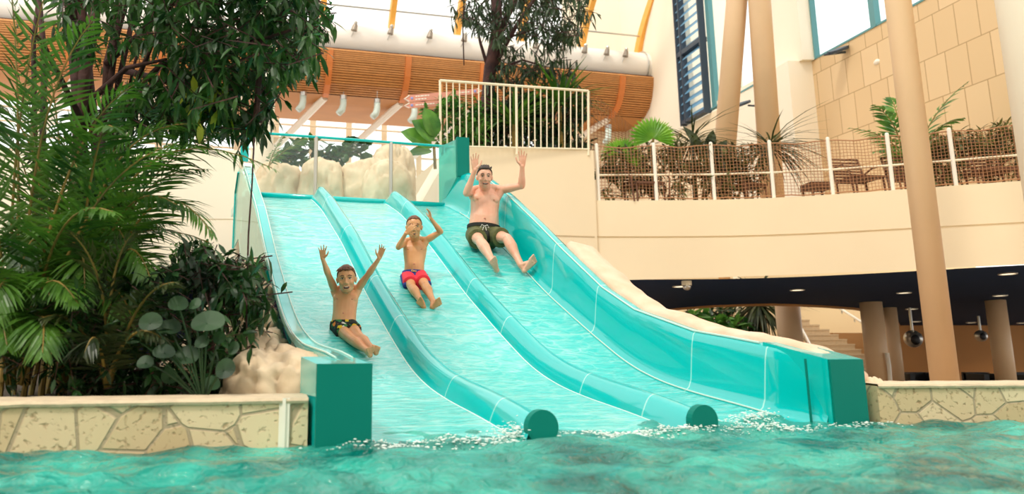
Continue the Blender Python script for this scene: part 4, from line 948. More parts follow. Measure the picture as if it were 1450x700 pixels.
def bushy(name, label, cat, polys, n, nl, L, W, droop, m, stems=(), trunkm='trunk', base=None, m2=None, group=None, twL=.25, spread=1.0):
    mb = MB(); tw = MB(); first = None
    for (P, Y0, Y1, wgt) in polys:
        for _ in range(int(n*wgt)):
            c = sample(P, Y0, Y1); first = first or c; cluster(mb, tw, c, nl, L, W, droop, spread, twL=twL)
    e = empty(name, base if base else first, label, cat, group)
    mb.build('foliage', M[m], e, fix=False); tw.build('twigs', M['trunk'], e)
    for (pts, r0_, r1_) in stems:
        s_ = MB(); k_ = len(pts); s_.tube(pts, [r0_+(r1_-r0_)*i/(k_-1) for i in range(k_)], 8); s_.build('trunk' if r0_ > .03 else 'branch', M[trunkm], e, smooth=True)
    return e
# rubber tree at upper left: dark trunks, hanging long leaves
YT = 5.9
tr_st = []
for (pts, r0_, r1_) in [([(120, 556), (118, 300), (108, 120), (95, -40)], .07, .05), ([(105, 556), (108, 250), (115, 130), (140, -40)], .06, .05), ([(135, 556), (140, 260), (128, 120), (112, -40)], .05, .04),
        ([(142, 556), (146, 200), (150, 90), (185, -40)], .045, .035), ([(60, 556), (58, 250), (62, 80), (50, -40)], .03, .022), ([(46, 556), (50, 250), (48, 60), (60, -40)], .024, .018), ([(150, 300), (165, 120), (205, -40)], .03, .02), ([(128, 300), (150, 150), (162, 60), (170, -30)], .035, .03), ([(145, 280), (190, 100), (215, -20)], .015, .010)]:
    tr_st.append(([at(x+random.uniform(-3, 3), y, YT+.1*random.random()) if y < 500 else V((at(x, 556, YT).x, YT, .15)) for x, y in pts], r0_, r1_))
for pts in ([(140, 180), (230, 90), (330, 70), (420, 40)], [(150, 230), (200, 100), (250, -20)], [(130, 140), (180, 96), (235, 84)], [(175, 100), (260, 120), (350, 130)], [(150, 90), (230, 20), (290, -40)], [(120, 180), (60, 60), (20, 20)], [(290, 60), (360, 0), (400, -40)]):
    tr_st.append(([at(x, y, YT-.3*i) for i, (x, y) in enumerate(pts)], .028, .010))
CR1 = [(205, -60), (452, -60), (462, 18), (436, 62), (436, 92), (395, 108), (385, 140), (345, 120), (300, 150), (250, 120), (215, 60)]
CR2 = [(60, -60), (210, -60), (215, 60), (190, 90), (150, 60), (110, 90), (75, 60)]
CR3 = [(150, 120), (320, 120), (385, 150), (330, 185), (250, 190), (190, 175), (150, 160)]
bushy('ficus_tree', 'big ficus tree at upper left with dark aerial trunks and long hanging leaves', 'tree', [(CR1, 4.7, 6.2, 1.0), (CR3, 4.9, 6.1, .26), (CR2, 4.9, 6.0, .12), ([(325, 150), (400, 145), (392, 185), (345, 190)], 4.9, 5.3, .03)],
      400, 10, .145, .036, .8, 'leaf', tr_st, base=V((at(120, 556, YT).x, YT, .15)), twL=.3)
mb = MB()
for _ in range(26):
    c = sample([(260, 105), (330, 110), (325, 165), (280, 180)], 5.0, 5.3); leafgeo(mb, c, (rv(.5)-V((0, 0, 1))), V((0, 0, 1)), .15, .05)
o = mb.build('yellow_leaves', M['leafy'], bpy.data.objects['ficus_tree'], fix=False)
mb = MB(); mb.tube([at(360, 195, 4.9), at(357, 260, 4.9), at(352, 330, 4.9), at(349, 430, 4.9), at(350, 545, 4.9)], .006, 5); tag(mb.build('liana', M['trunk']), 'thin dark liana hanging in front of the pale panel left of the slide', 'liana')
mb = MB(); mb.tube([at(372, 60, 5.1), at(366, 120, 5.1), at(363, 165, 5.1)], .022, 6); mb.build('branch', M['trunk'], bpy.data.objects['ficus_tree'])
# shrubs behind the left wall
SH1 = [(95, 430), (170, 400), (230, 380), (275, 352), (320, 365), (372, 400), (382, 450), (366, 480), (340, 508), (322, 556), (95, 556)]
bushy('ficus_shrub', 'dense dark leafy shrub behind the stone wall, beside the rocks under the slide', 'shrub', [(SH1, 4.15, 5.6, 1.0), ([(255, 350), (320, 362), (360, 390), (340, 420), (260, 400)], 4.5, 5.4, .18)], 330, 8, .10, .035, .15, 'leafb', [([V((at(300, 556, 4.8).x, 4.8, .15)), at(300, 450, 4.8), at(290, 350, 4.9)], .02, .008)], base=V((at(300, 556, 4.8).x, 4.8, .15)), twL=.18)
bushy('low_shrub', 'low dark shrub at the foot of the areca palms behind the stone wall', 'shrub', [([(0, 430), (130, 420), (200, 470), (200, 556), (0, 556)], 4.0, 4.9, 1)], 130, 8, .085, .022, .0, 'leafb', base=V((at(80, 556, 4.4).x, 4.4, .15)), twL=.15)
bushy('twiggy_shrub', 'small-leaved light shrub above the dark one, in front of the blue wall', 'shrub', [([(245, 350), (300, 345), (315, 372), (300, 390), (250, 388)], 5.6, 6.0, 1)], 46, 10, .05, .022, .0, 'fresh', [([V((at(285, 556, 5.8).x, 5.8, .15)), at(285, 380, 5.8)], .012, .006)], base=V((at(285, 556, 5.8).x, 5.8, .15)), twL=.12)
bushy('arching_shrub', 'shrub with long arching sprays reaching over the rocks', 'shrub', [([(310, 370), (350, 350), (375, 395), (388, 425), (345, 460), (310, 450)], 4.8, 5.3, 1)], 34, 10, .14, .028, .5, 'leaf', [([V((at(318, 556, 5.0).x, 5.0, .15)), at(315, 440, 5.0), at(335, 370, 5.0)], .012, .005)], base=V((at(318, 556, 5.0).x, 5.0, .15)), twL=.3)
def broadleaf(mb, stem, base, c, r, nrm, squash=1.0):
    nrm = nrm.normalized(); a_ = nrm.cross(V((0, 0, 1))).normalized(); b_ = a_.cross(nrm); k = 16; vs = [c+nrm*.0]
    for i in range(k):
        t = 2*math.pi*i/k; rr_ = r*(1+.18*math.cos(t)); vs.append(c+a_*rr_*math.sin(t)*squash+b_*rr_*math.cos(t)+nrm*.12*r*math.cos(2*t))
    mb.add(vs, [(0, i+1, (i+1) % k+1) for i in range(k)]); stem.tube(bez(base, base.lerp(c, .6)+V((0, 0, .06)), c, 6), .005, 5)
e = empty('broadleaf_plant', V((at(285, 556, 4.0).x, 4.05, .16)), 'plant with large round dark leaves at the front of the shrubs, above the stone wall', 'plant')
bb = V((at(285, 556, 4.0).x, 4.05, .16))
for x, y, r, sq in ((263, 506, 14, 1.1), (293, 458, 15, 1.5), (318, 525, 13, 1), (238, 466, 12, 1.3), (212, 458, 12, 1.3), (275, 432, 9, .9), (252, 432, 11, 1.1), (300, 545, 10, 1), (240, 535, 10, 1), (232, 500, 11, 1.2), (330, 495, 9, .8), (285, 486, 9, 1.1), (310, 480, 8, 1), (190, 480, 11, 1), (205, 515, 10, 1)):
    mb = MB(); stm = MB(); Y = random.uniform(3.95, 4.15); broadleaf(mb, stm, bb, at(x, y, Y), r*Y/FPX*1.15, V((random.uniform(-.4, .4), -1, random.uniform(.3, .9))), sq); lf = mb.build('leaf', M['fresh'] if (x, y) in ((280, 485), (275, 430)) else M['broad'], e, fix=False)
    if (x, y) in ((280, 485), (275, 430)): lf['label'] = 'bright young leaf'
    stm.build('stalk', M['broad'], e)
# plants behind the balustrade rocks
for i, (P, lab) in enumerate((([(395, 205), (440, 205), (445, 228), (400, 230)], 'rounded leafy plant behind the left glass balustrade post'), ([(465, 200), (520, 205), (520, 230), (455, 230)], 'rounded leafy plant above the rocks between the two glass balustrade posts'))):
    bushy('seagrape_plant', lab, 'plant', [(P, 12.6, 13, 1)], 22, 5, .19, .15, -.2, 'leaf', base=at(P[0][0]+20, 232, 12.8), twL=.25)
palm('small_palm', at(395, 232, 11.5), [fr((380, 236), (400, 212), (432, 196), 11.3, 11.3, 11.2), fr((380, 236), (390, 205), (405, 190), 11.3, 11.4, 11.4)], 'thin light palm fronds behind the left end of the glass balustrade', 'palm', 'palm', .22, .025, 20)
# banana-like big leaves left of the bar railing
e = empty('strelitzia_plant', at(612, 222, 12.9), 'plant with big paddle-shaped leaves left of the bar railing', 'plant')
bb = at(612, 215, 12.9)
for (x0, y0, x1, y1, w_) in ((612, 210, 578, 185, .30), (615, 200, 592, 172, .28), (612, 214, 583, 214, .16), (617, 195, 606, 158, .22)):
    mb = MB(); a_, b_ = at(x0, y0, 12.9), at(x1, y1, 12.7); leafgeo(mb, a_, (b_-a_), V((0, -1, .7)), (b_-a_).length*1.15, w_*1.5, bend=.2, fold=.3, n=6); mb.build('leaf', M['fresh'], e, fix=False)
mb = MB(); mb.tube([bb+V((.05, 0, -.3)), bb+V((.03, 0, .1))], .03, 6); mb.build('stem', M['palmstem'], e)
# centre ficus with willow-like leaves
YC = 15.2
ct = [([at(686, 212, YC), at(690, 150, YC), at(694, 95, YC), at(705, 40, YC), at(700, -30, YC)], .15, .10), ([at(692, 212, YC+.1), at(688, 150, YC), at(700, 60, YC+.1), at(735, -10, YC)], .09, .06), ([at(694, 110, YC), at(712, 70, YC), at(735, 30, YC), at(770, -20, YC)], .06, .03), ([at(692, 100, YC), at(680, 60, YC), at(672, 20, YC)], .04, .02),
      ([at(700, 100, YC), at(740, 85, YC), at(775, 95, YC)], .035, .012), ([at(660, -30, YC), at(655, 30, YC-.1), at(657, 92, YC-.1)], .016, .012), ([at(700, 60, YC), at(760, 40, YC), at(800, 60, YC)], .03, .012)]
bushy('weeping_ficus', 'weeping ficus tree with narrow hanging leaves rising behind the bar railing', 'tree', [([(640, -40), (835, -40), (830, 25), (815, 60), (790, 45), (770, 85), (755, 95), (740, 60), (720, 90), (695, 50), (665, 35), (645, 20)], 14.3, 16.2, 1), ([(700, 90), (800, 85), (815, 118), (700, 120)], 14.6, 15.6, .22), ([(760, 40), (815, 30), (812, 80), (795, 95)], 14.6, 15.6, .1)],
      215, 10, .25, .042, 1.0, 'willow', ct, base=at(686, 212, YC), twL=.5)
# planting behind the bar railing
bushy('fern_shrub', 'fresh green shrub behind the left bars of the railing', 'shrub', [([(600, 160), (640, 135), (680, 145), (690, 205), (630, 208)], 14.0, 14.8, 1)], 110, 8, .17, .07, .1, 'fresh', base=at(645, 212, 14.2), twL=.3)
bushy('dark_shrub', 'dark dense shrub filling the space behind the railing bars right of the trunk', 'shrub', [([(690, 135), (828, 130), (832, 216), (640, 214), (640, 190)], 14.7, 15.9, 1)], 420, 9, .2, .06, .0, 'leafb', base=at(760, 212, 15.0), twL=.3)
def spiky(name, base, n, L, W, label, m, droop=.5, up_=1.0, cat='plant', bend=.5, tr=0, spread=.8):
    e = empty(name, base, label, cat); mb = MB(); top = V(base)+V((0, 0, tr))
    for _ in range(n):
        d = V((random.gauss(0, spread), random.gauss(0, spread), up_*random.uniform(.2, 1.2)-droop)).normalized(); leafgeo(mb, top+rv(.02), d, V((0, 0, 1)), L*random.uniform(.7, 1.1), W, bend=bend*random.uniform(.4, 1.3), n=4)
    mb.build('foliage', M[m], e, fix=False)
    if tr: s_ = MB(); s_.tube([base, top], [.05, .035], 6); s_.build('trunk', M['palmstem'], e)
    return e
spiky('dracaena', at(728, 212, 14.6), 60, 1.0, .06, 'spiky dracaena behind the middle of the bar railing', 'palm', .0, tr=.5)
spiky('dracaena', at(795, 214, 14.8), 80, 1.0, .06, 'spiky dracaena rising above the right end of the bar railing', 'palm', .0, tr=.9)
# fan palm and its neighbours on the balcony
e = empty('fan_palm', at(924, 284, 14.5), 'bright green fan palm behind the net fence', 'palm'); 
for (x, y, r, sx, m, nm) in ((925, 196, 36, 0, 'fan', 'fan_leaf'), (880, 222, 32, -.5, 'fan', 'fan_leaf'), (858, 252, 22, -.6, 'palmd', 'fan_leaf')):
    c = at(x, y, 14.45); R_ = r/FPX*14.45; mb = MB(); nrm = V((sx*.6, -1, .15)).normalized(); a_ = nrm.cross(V((0, 0, 1))).normalized(); b_ = a_.cross(nrm)
    nseg = 38
    for i in range(nseg):
        t = -1.95+3.9*i/(nseg-1)+sx*.5; d = a_*math.sin(t)+b_*math.cos(t)*(-1 if b_.z < 0 else 1); leafgeo(mb, c, d, nrm, R_*random.uniform(.93, 1.04), R_*.12, bend=-.04 if i % 2 else .06, fold=.5, n=4)
    mb.build(nm, M[m], e, fix=False); mb = MB(); mb.tube(bez(at(924, 284, 14.5), at(922, 240, 14.5), c, 8), .022, 6); mb.build('stalk', M['palmstem'], e)
pf = [fr((1285, 268), (1290, 190), (1205, 182), 14.6, 14.4, 14.0), fr((1285, 268), (1280, 170), (1238, 150), 14.6, 14.5, 14.2), fr((1288, 268), (1300, 170), (1368, 118), 14.6, 14.6, 14.5), fr((1288, 268), (1300, 180), (1362, 168), 14.6, 14.4, 14.0), fr((1285, 268), (1280, 200), (1240, 214), 14.6, 14.2, 13.8), fr((1288, 268), (1310, 200), (1340, 205), 14.6, 14.2, 13.9), fr((1285, 268), (1275, 160), (1262, 140), 14.6, 14.8, 15)]
palm('kentia_palm', at(1287, 268, 14.6), pf, 'green feather palm behind the tall tan column on the balcony', 'palm', 'fresh', .36, .075, 17, r=.02, droop=.25, vee=.25)
spiky('cycad', at(985, 284, 15.0), 120, .95, .03, 'dark drooping palm crown behind the net between fan palm and leaning columns', 'palmd', .4, tr=1.15, bend=.8)
spiky('dracaena', at(1096, 282, 14.9), 130, 1.0, .035, 'spiky drooping plant at the foot of the right leaning column', 'palmd', .3, tr=1.0, bend=.9)
e = empty('strelitzia_plant', at(995, 284, 14.7), 'dark paddle-leaved plant leaning left of the leaning columns', 'plant'); 
for x0, y0, x1, y1 in ((1000, 225, 975, 175), (1000, 225, 1012, 182), (1005, 230, 1030, 195)):
    mb = MB(); a_, b_ = at(x0, y0, 14.7), at(x1, y1, 14.6); leafgeo(mb, a_, b_-a_, V((0, -1, .5)), (b_-a_).length, .22, n=5); mb.build('leaf', M['palmd'], e, fix=False)
mb = MB(); mb.tube([at(995, 284, 14.7), at(1001, 222, 14.7)], .025, 6); mb.build('stem', M['palmstem'], e)
for P, lab, m in (([(855, 215), (925, 205), (930, 275), (860, 278)], 'olive shrub behind the net under the fan palm', 'palmd'), ([(930, 205), (1010, 205), (1010, 278), (930, 278)], 'brownish shrub behind the net right of the fan palm', 'palmd'), ([(1010, 205), (1085, 205), (1085, 275), (1010, 278)], 'brownish shrub behind the net in front of the leaning columns', 'palmd'),
                  ([(1340, 190), (1440, 170), (1445, 250), (1345, 258)], 'dark shrub behind the last net panel at the right edge', 'palmd'), ([(1300, 205), (1345, 195), (1350, 255), (1300, 262)], 'olive shrub right of the tall tan column behind the net', 'palmd')):
    cx = sum(p[0] for p in P)/4; yb = max(p[1] for p in P); bushy('balcony_shrub', lab, 'shrub', [(P, 14.2 if cx < 1200 else 13.3, 15.2 if cx < 1200 else 14.2, 1)], 85, 9, .2, .05, .1, 'olive_leaf', base=at(cx, yb+2, 14.6), twL=.3)
spiky('cycad', at(1405, 262, 14.3), 90, .8, .03, 'fine-leaved palm tuft above the net at the right edge', 'palm', .1, tr=.55, bend=.6)
# plants beyond the arch
bushy('courtyard_shrub', 'dark green shrub beyond the arch, nearest the slide', 'shrub', [([(940, 440), (1040, 436), (1075, 462), (1075, 545), (950, 545)], 20.5, 22, 1)], 170, 8, .34, .11, .0, 'leafb', base=at(990, 500, 21), twL=.4)
bushy('courtyard_shrub', 'brighter green broad-leaved shrub beyond the arch, left of the palm', 'shrub', [([(985, 448), (1040, 455), (1050, 545), (985, 545)], 20, 20.5, 1)], 70, 6, .40, .16, -.1, 'fresh', base=at(1020, 500, 20.3), twL=.4)
spiky('courtyard_palm', V((at(1075, 440, 21).x, 21, -.9)), 170, 1.25, .07, 'palm with hanging fronds beyond the arch, beside the brown column', 'palmd', .75, tr=2.3, bend=.6, spread=.55)

# ================================================================== PEOPLE
def remeshed(mb, name, m, parent, voxel, it=3, keep=None):
    me = mb.mesh('tmp', m); bm = bmesh.new(); bm.from_mesh(me); bmesh.ops.recalc_face_normals(bm, faces=bm.faces); bm.to_mesh(me); bm.free()
    o = bpy.data.objects.new('tmp', me); COL.objects.link(o)
    r = o.modifiers.new('r', 'REMESH'); r.mode = 'VOXEL'; r.voxel_size = voxel; r.adaptivity = 0
    s = o.modifiers.new('s', 'SMOOTH'); s.factor = .5; s.iterations = it
    dg = bpy.context.evaluated_depsgraph_get(); dg.update(); me2 = bpy.data.meshes.new_from_object(o.evaluated_get(dg)); me2.name = name
    bpy.data.objects.remove(o); me2.materials.clear(); me2.materials.append(m)
    me2.polygons.foreach_set('use_smooth', [True]*len(me2.polygons))
    q_ = bpy.data.objects.new(name, me2); COL.objects.link(q_); q_.parent = parent; q_.matrix_parent_inverse = Matrix.Translation(-rootloc(parent)); return q_
def basis(r, u):
    u = u.normalized(); r = (r-u*r.dot(u)).normalized(); f = r.cross(u); return r, u, f
def mat3(r, f, u): return Matrix((r, f, u)).transposed()
def limb(mb, a_, b_, ra, rb, bulge=0, bt=.35, side=None):
    a_, b_ = V(a_), V(b_); n = 7; pts = [a_.lerp(b_, i/(n-1)) for i in range(n)]
    rs = [ra+(rb-ra)*i/(n-1)+bulge*math.exp(-((i/(n-1)-bt)/.22)**2) for i in range(n)]
    if side: pts = [p+side*bulge*.6*math.exp(-((i/(n-1)-bt)/.22)**2) for i, p in enumerate(pts)]
    mb.tube(pts, rs, 14); mb.ell(a_, ra, nu=12, nv=8); mb.ell(b_, rb, nu=12, nv=8)
def hand(mb, wrist, d, nrm, size, thumb, spread=.16, curl=.25, rr=1.0, mbn=None):
    """size = wrist to middle fingertip; nrm = palm normal; thumb = +1/-1 side along (d x nrm)"""
    d = d.normalized(); nrm = (nrm-d*nrm.dot(d)).normalized(); sd_ = d.cross(nrm)*thumb    # thumb side
    W = size*.42; pl = size*.50; r = size*.046*rr
    for i in range(4):
        k = 1.5-i; ang = k*spread; kn = wrist+d*pl*(.98-.05*abs(i-1))+sd_*k*W*.25
        mb.cap(wrist+sd_*k*W*.14+d*size*.03, kn, size*.07, size*.062, 8)
        fl = size*(.42, .48, .44, .34)[i]; fd = (d*math.cos(ang)+sd_*math.sin(ang)).normalized(); p = kn; c_ = curl*(.25)
        for j, (sg_, q_) in enumerate(((.46, 1.0), (.30, .92), (.24, .82))):
            dd = (fd*math.cos(c_)+nrm*math.sin(c_)).normalized(); e_ = p+dd*fl*sg_; mb.cap(p, e_, r*1.12*q_, r*1.0*q_, 8); p = e_; c_ += curl
    t0 = wrist+sd_*W*.28+d*size*.12+nrm*size*.03; t1 = t0+(sd_*.75+d*.62+nrm*.25).normalized()*size*.22; t2 = t1+(sd_*.45+d*.9+nrm*.12).normalized()*size*.17; t3 = t2+(sd_*.25+d*.97).normalized()*size*.11
    mb.cap(t0, t1, size*.085, r*1.35, 8); mb.cap(t1, t2, r*1.3, r*1.1, 8); mb.cap(t2, t3, r*1.1, r*.9, 8)
    mb.ell(wrist+d*pl*.5+nrm*size*.01, (size*.16, size*.16, size*.16), nu=10, nv=8) if False else None
def foot(mb, ankle, heel, toe, sole, w, inner=1):
    """sole = outward normal of the sole, w = ball width"""
    d = (toe-heel).normalized(); sole = (sole-d*sole.dot(d)).normalized(); sd_ = d.cross(sole)*inner; L = (toe-heel).length
    hr = w*.36; H = heel+d*hr; B = heel+d*L*.70; mb.ell(H-sole*hr*.3, hr, nu=12, nv=8)
    for k in (-.3, 0, .3):
        mb.cap(H-sole*hr*.4, B+sd_*k*w-sole*w*.16+d*L*.04*k, hr*.85, w*.22, 8)
    mb.cap(ankle, H-sole*hr*.5, w*.40, hr*.95, 10); mb.cap(ankle-sole*0, B-sole*w*.32, w*.36, w*.24, 10)
    for i in range(5):
        k = .42-.205*i; l = (.25, .23, .20, .165, .125)[i]*L*1.05; r = (.135, .10, .095, .088, .08)[i]*w
        a_ = B+sd_*k*w-sole*w*.12; mb.cap(a_, a_+d*l-sole*l*.05, r*1.15, r, 8)
def person(label, skin, J, hh, tw, hairm, hairstyle, vox, shorts, W, headf, headu, mouth, brow=(62, 46, 38)):
    e = empty('person', J['seat'], label, 'person')
    mb = MB(); hL, hR, sL, sR = J['hipL'], J['hipR'], J['shL'], J['shR']; P_ = (hL+hR)/2; C_ = (sL+sR)/2
    R, U, F = basis(sR-sL, C_-P_); T = (C_-P_).length
    # torso: lofted rings
    rings = []; K = 22
    for (t, a_, b_, f_) in tw['prof']:
        c = P_+U*T*t+F*f_
        rings.append([c+R*a_*(abs(math.cos(x))**.85*(1 if math.cos(x) > 0 else -1))+F*b_*math.sin(x)*(1.0 if math.sin(x) > 0 else .92) for x in [2*math.pi*k/K for k in range(K)]])
    n0 = len(mb.v); mb.grid(rings, True); b = len(mb.v); mb.f.append(tuple(range(n0, n0+K))[::-1]); mb.f.append(tuple(range(b-K, b)))
    s = W
    for sg, sh in ((-1, sL), (1, sR)):
        mb.ell(sh, .062*s, nu=14, nv=10); mb.cap(C_+U*.045*s-F*.01*s, sh+U*.012*s, .05*s, .045*s, 12)
        mb.cap(sh-U*.02*s, C_-U*.14*s+R*sg*.10*s, .055*s, .05*s, 12)                       # lat and chest side
        m3 = mat3(R, F, U); mb.ell(C_-U*.13*s+R*sg*.075*s+F*tw['pec'], (.085*s, .038*s, .062*s), R=m3)   # pectorals
    if tw.get('belly'): mb.ell(P_+U*T*.34+F*tw['belly'], (.15*s, .075*s, .13*s), R=mat3(R, F, U))
    # neck and head
    f = headf.normalized(); u = (headu-f*headu.dot(f)).normalized(); r = f.cross(u); 
    if r.dot(R) < 0: r = -r
    H = J['head']-f*hh*.08-u*hh*.5
    def hp(x, y, z): return H+r*x*hh+f*y*hh+u*z*hh
    m3 = mat3(r, f, u)
    mb.cap(C_+U*.02*s-F*.005*s, hp(0, -.08, .22), .064*s, .25*hh, 14)
    mb.ell(hp(0, -.06, .62), (.335*hh, .41*hh, .37*hh), R=m3, nu=22, nv=14); mb.ell(hp(0, .05, .42), (.285*hh, .31*hh, .40*hh), R=m3, nu=20, nv=14)
    mb.ell(hp(0, .14, .16), (.19*hh, .19*hh, .15*hh), R=m3); mb.ell(hp(0, .24, .08), (.09*hh, .08*hh, .07*hh), R=m3)
    for sg in (-1, 1):
        mb.ell(hp(sg*.16, .21, .36), (.11*hh, .12*hh, .10*hh), R=m3); mb.cap(hp(sg*.05, .325, .585), hp(sg*.20, .27, .59), .042*hh, .035*hh, 8)
        mb.ell(hp(sg*.335, -.06, .46), (.035*hh, .085*hh, .125*hh), R=m3); mb.ell(hp(sg*.365, -.09, .50), (.03*hh, .055*hh, .08*hh), R=m3)
        mb.cap(hp(sg*.19, .02, .19), hp(sg*.08, .22, .09), .075*hh, .065*hh, 8)
        mb.ell(hp(sg*.045, .385, .335), (.035*hh, .04*hh, .03*hh), R=m3)
    mb.cap(hp(0, .33, .55), hp(0, .42, .36), .030*hh, .052*hh, 8)
    mb.cap(hp(-.075, .325, .235), hp(.075, .325, .235), .032*hh, .032*hh, 8); mb.cap(hp(-.065, .32, .135), hp(.065, .32, .135), .036*hh, .036*hh, 8)
    # arms, hands
    for k, sh, sg in (('L', sL, -1), ('R', sR, 1)):
        el, wr, tp = J['el'+k], J['wr'+k], J['tip'+k]
        limb(mb, sh, el, .050*s, .038*s, .007*s, .4); limb(mb, el, wr, .040*s, .026*s, .006*s, .25)
        hd = tp-wr; hand(mb, wr+hd.normalized()*0, hd, J.get('palm'+k, F), J.get('hs'+k, hd.length), J.get('th'+k, 1), J.get('sp'+k, .16), J.get('cu'+k, .22))
    # legs, feet
    for k, hp_, in (('L', hL), ('R', hR)):
        kn, an = J['kn'+k], J['an'+k]; limb(mb, hp_, kn, tw['thigh'], tw['knee'], .006*s, .3); limb(mb, kn, an, tw['knee']*.93, tw['ankle'], tw['calf'], .3, side=(kn-an).cross(V((1, 0, 0))).normalized()*(-1))
        mb.ell(kn+F*.015*s, tw['knee']*.9)
        foot(mb, an, J['heel'+k], J['toe'+k], J['sole'+k], tw['foot'], J['in'+k])
    remeshed(mb, 'body', skin, e, vox, 3)
    # face
    for sg in (-1, 1):
        if J.get('hide') == sg: pass
        q_ = MB(); q_.ell(hp(sg*.135, .315, .515), (.052*hh, .03*hh, .014*hh if tw.get('squint') else .021*hh), R=m3); ey = q_.build('eye', M['eyew'], e, smooth=True)
        q_ = MB(); q_.ell(hp(sg*.135, .335, .515), (.027*hh, .02*hh, .022*hh), R=m3, nu=10, nv=8); q_.build('iris', M['iris'], ey, smooth=True)
        q_ = MB(); q_.tube([hp(sg*.06, .375, .605), hp(sg*.13, .365, .635), hp(sg*.22, .305, .61)], [.016*hh, .02*hh, .010*hh], 6); q_.build('eyebrow', M[hairm], e)
        q_ = MB(); q_.tube([hp(sg*.08, .345, .54), hp(sg*.135, .35, .55), hp(sg*.195, .32, .53)], .009*hh, 5); q_.build('eyelashes', M['hair_dark'], e)
    q_ = MB(); q_.ell(hp(0, .335, .185), (mouth[0]*hh, .034*hh, mouth[1]*hh), R=m3); mo = q_.build('mouth', M['mouth'], e, smooth=True)
    q_ = MB(); q_.ell(hp(0, .350, .185+mouth[1]*.5), (mouth[0]*.66*hh, .022*hh, mouth[1]*.30*hh), R=m3); q_.build('teeth', M['teeth'], mo, smooth=True)
    q_ = MB(); pts = [hp(mouth[0]*1.12*math.cos(x), .348-.02*abs(math.cos(x)), .185+(mouth[1]*1.15)*math.sin(x)+(.02*abs(math.cos(x)))) for x in np.linspace(0, 2*math.pi, 17)]; q_.tube(pts, .011*hh, 6); q_.build('lips', M['lip'], e, smooth=True)
    # hair
    q_ = MB(); nu, nv = 40, 10; rows = []
    for i in range(nv+2):
        row = []
        for j in range(nu):
            az = 2*math.pi*j/nu; fr_ = math.cos(az)      # az 0 = front
            tmax = 1.02 if fr_ > .75 else (1.02+.9*(.75-fr_)/.9 if fr_ > -.15 else 2.05)
            tmax = min(tmax, 2.05)*hairstyle['len']; th = tmax*min(i, nv)/nv
            p = V((math.sin(th)*math.sin(az), math.sin(th)*math.cos(az), math.cos(th)))
            n_ = noise.noise(p*5+V((hh*90, 0, 0))); k_ = 1.07+.05*n_+hairstyle['top']*max(0, p.z)**3+hairstyle.get('quiff', 0)*max(0, p.y)*max(0, p.z)
            if i == nv+1: k_ = .93
            row.append(hp(p.x*.335*k_, -.06+p.y*.41*k_, .62+p.z*.37*k_))
        rows.append(row)
    q_.grid(rows, True)
    for _ in range(hairstyle['tufts']):
        az = random.gauss(0, .75) if random.random() < .6 else random.uniform(-3.1, 3.1); th = random.uniform(.3, .95)
        p = V((math.sin(th)*math.sin(az), math.sin(th)*math.cos(az), math.cos(th))); a_ = hp(p.x*.34, -.06+p.y*.42, .62+p.z*.38)
        dd = hairstyle['dir']; L = hh*random.uniform(.10, .2)*hairstyle['tl']; out = (r*p.x+f*p.y+u*p.z)
        b_ = a_+out*L*(.25+hairstyle['stand'])+(f*.5*dd-u*.7*dd+r*random.gauss(0, .35)).normalized()*L; q_.tube([a_-out*.02, a_.lerp(b_, .5)+out*L*.15, b_], [.030*hh, .026*hh, .006*hh], 5)
    q_.build('hair', M[hairm], e, smooth=True)
    for sg in (-1, 1):
        c = C_-U*.155*s+R*sg*.095*s+F*(tw['pec']+.036*s); q_ = MB(); q_.ell(c, (.012*s, .006*s, .010*s), R=mat3(R, F, U), nu=10, nv=6); q_.build('nipple', M['nipple'], e, smooth=True)
    c = P_+U*T*.28+F*tw['navel']; q_ = MB(); q_.ell(c, (.011*s, .006*s, .009*s), R=mat3(R, F, U), nu=10, nv=6); q_.build('navel', M['nipple'], e, smooth=True)
    return e, (P_, R, U, F, T, C_)
def vz(p, dz=0, du=0): return p
# --- the man
Yh = 8.72
J = dict(seat=at(684, 352, 8.8), hipL=at(672, 333, 8.74), hipR=at(697, 333, 8.74), shL=at(667.5, 271, 8.84), shR=at(708, 269, 8.84), head=at(686.5, 251, 8.66),
    elL=at(660.5, 274, 8.62), wrL=at(672.5, 241, 8.52), tipL=at(671.5, 216, 8.50), elR=at(738.5, 263.5, 8.76), wrR=at(739.5, 236, 8.68), tipR=at(740.5, 212, 8.66),
    palmL=V((.15, -1, .05)), palmR=V((-.15, -1, .05)), thL=1, thR=-1, spL=.13, spR=.15,
    knL=at(679, 341, 8.34), knR=at(718, 338, 8.40), anL=at(700.5, 375, 8.08), anR=at(738, 376, 8.16), heelL=at(705, 386.5, 8.06), toeL=at(696.5, 366, 7.94), heelR=at(740, 387, 8.14), toeR=at(760, 364, 8.06),
    soleL=V((.1, -1, -.35)), soleR=V((-.1, -1, -.3)), inL=1, inR=-1)
twm = dict(prof=[(-.20, .125, .09, 0), (-.10, .168, .12, 0), (.05, .176, .125, .0), (.2, .172, .125, .01), (.35, .166, .125, .015), (.5, .160, .122, .01), (.65, .165, .122, .005), (.8, .168, .115, 0), (.92, .150, .09, -.005), (1.02, .10, .065, -.01)],
    pec=.082, belly=.065, thigh=.088, knee=.056, ankle=.036, calf=.016, foot=.085, navel=.142, squint=True)
man, fm = person('man with short dark hair and olive shorts sliding with raised arms', M['skin_man'], J, .255, twm, 'hair_dark', dict(len=.92, top=.10, quiff=.20, tufts=70, dir=-.3, tl=.55, stand=.2), .0052, None, 1.0, V((.04, -1, -.12)), V((.02, 0, 1)), (.125, .036))
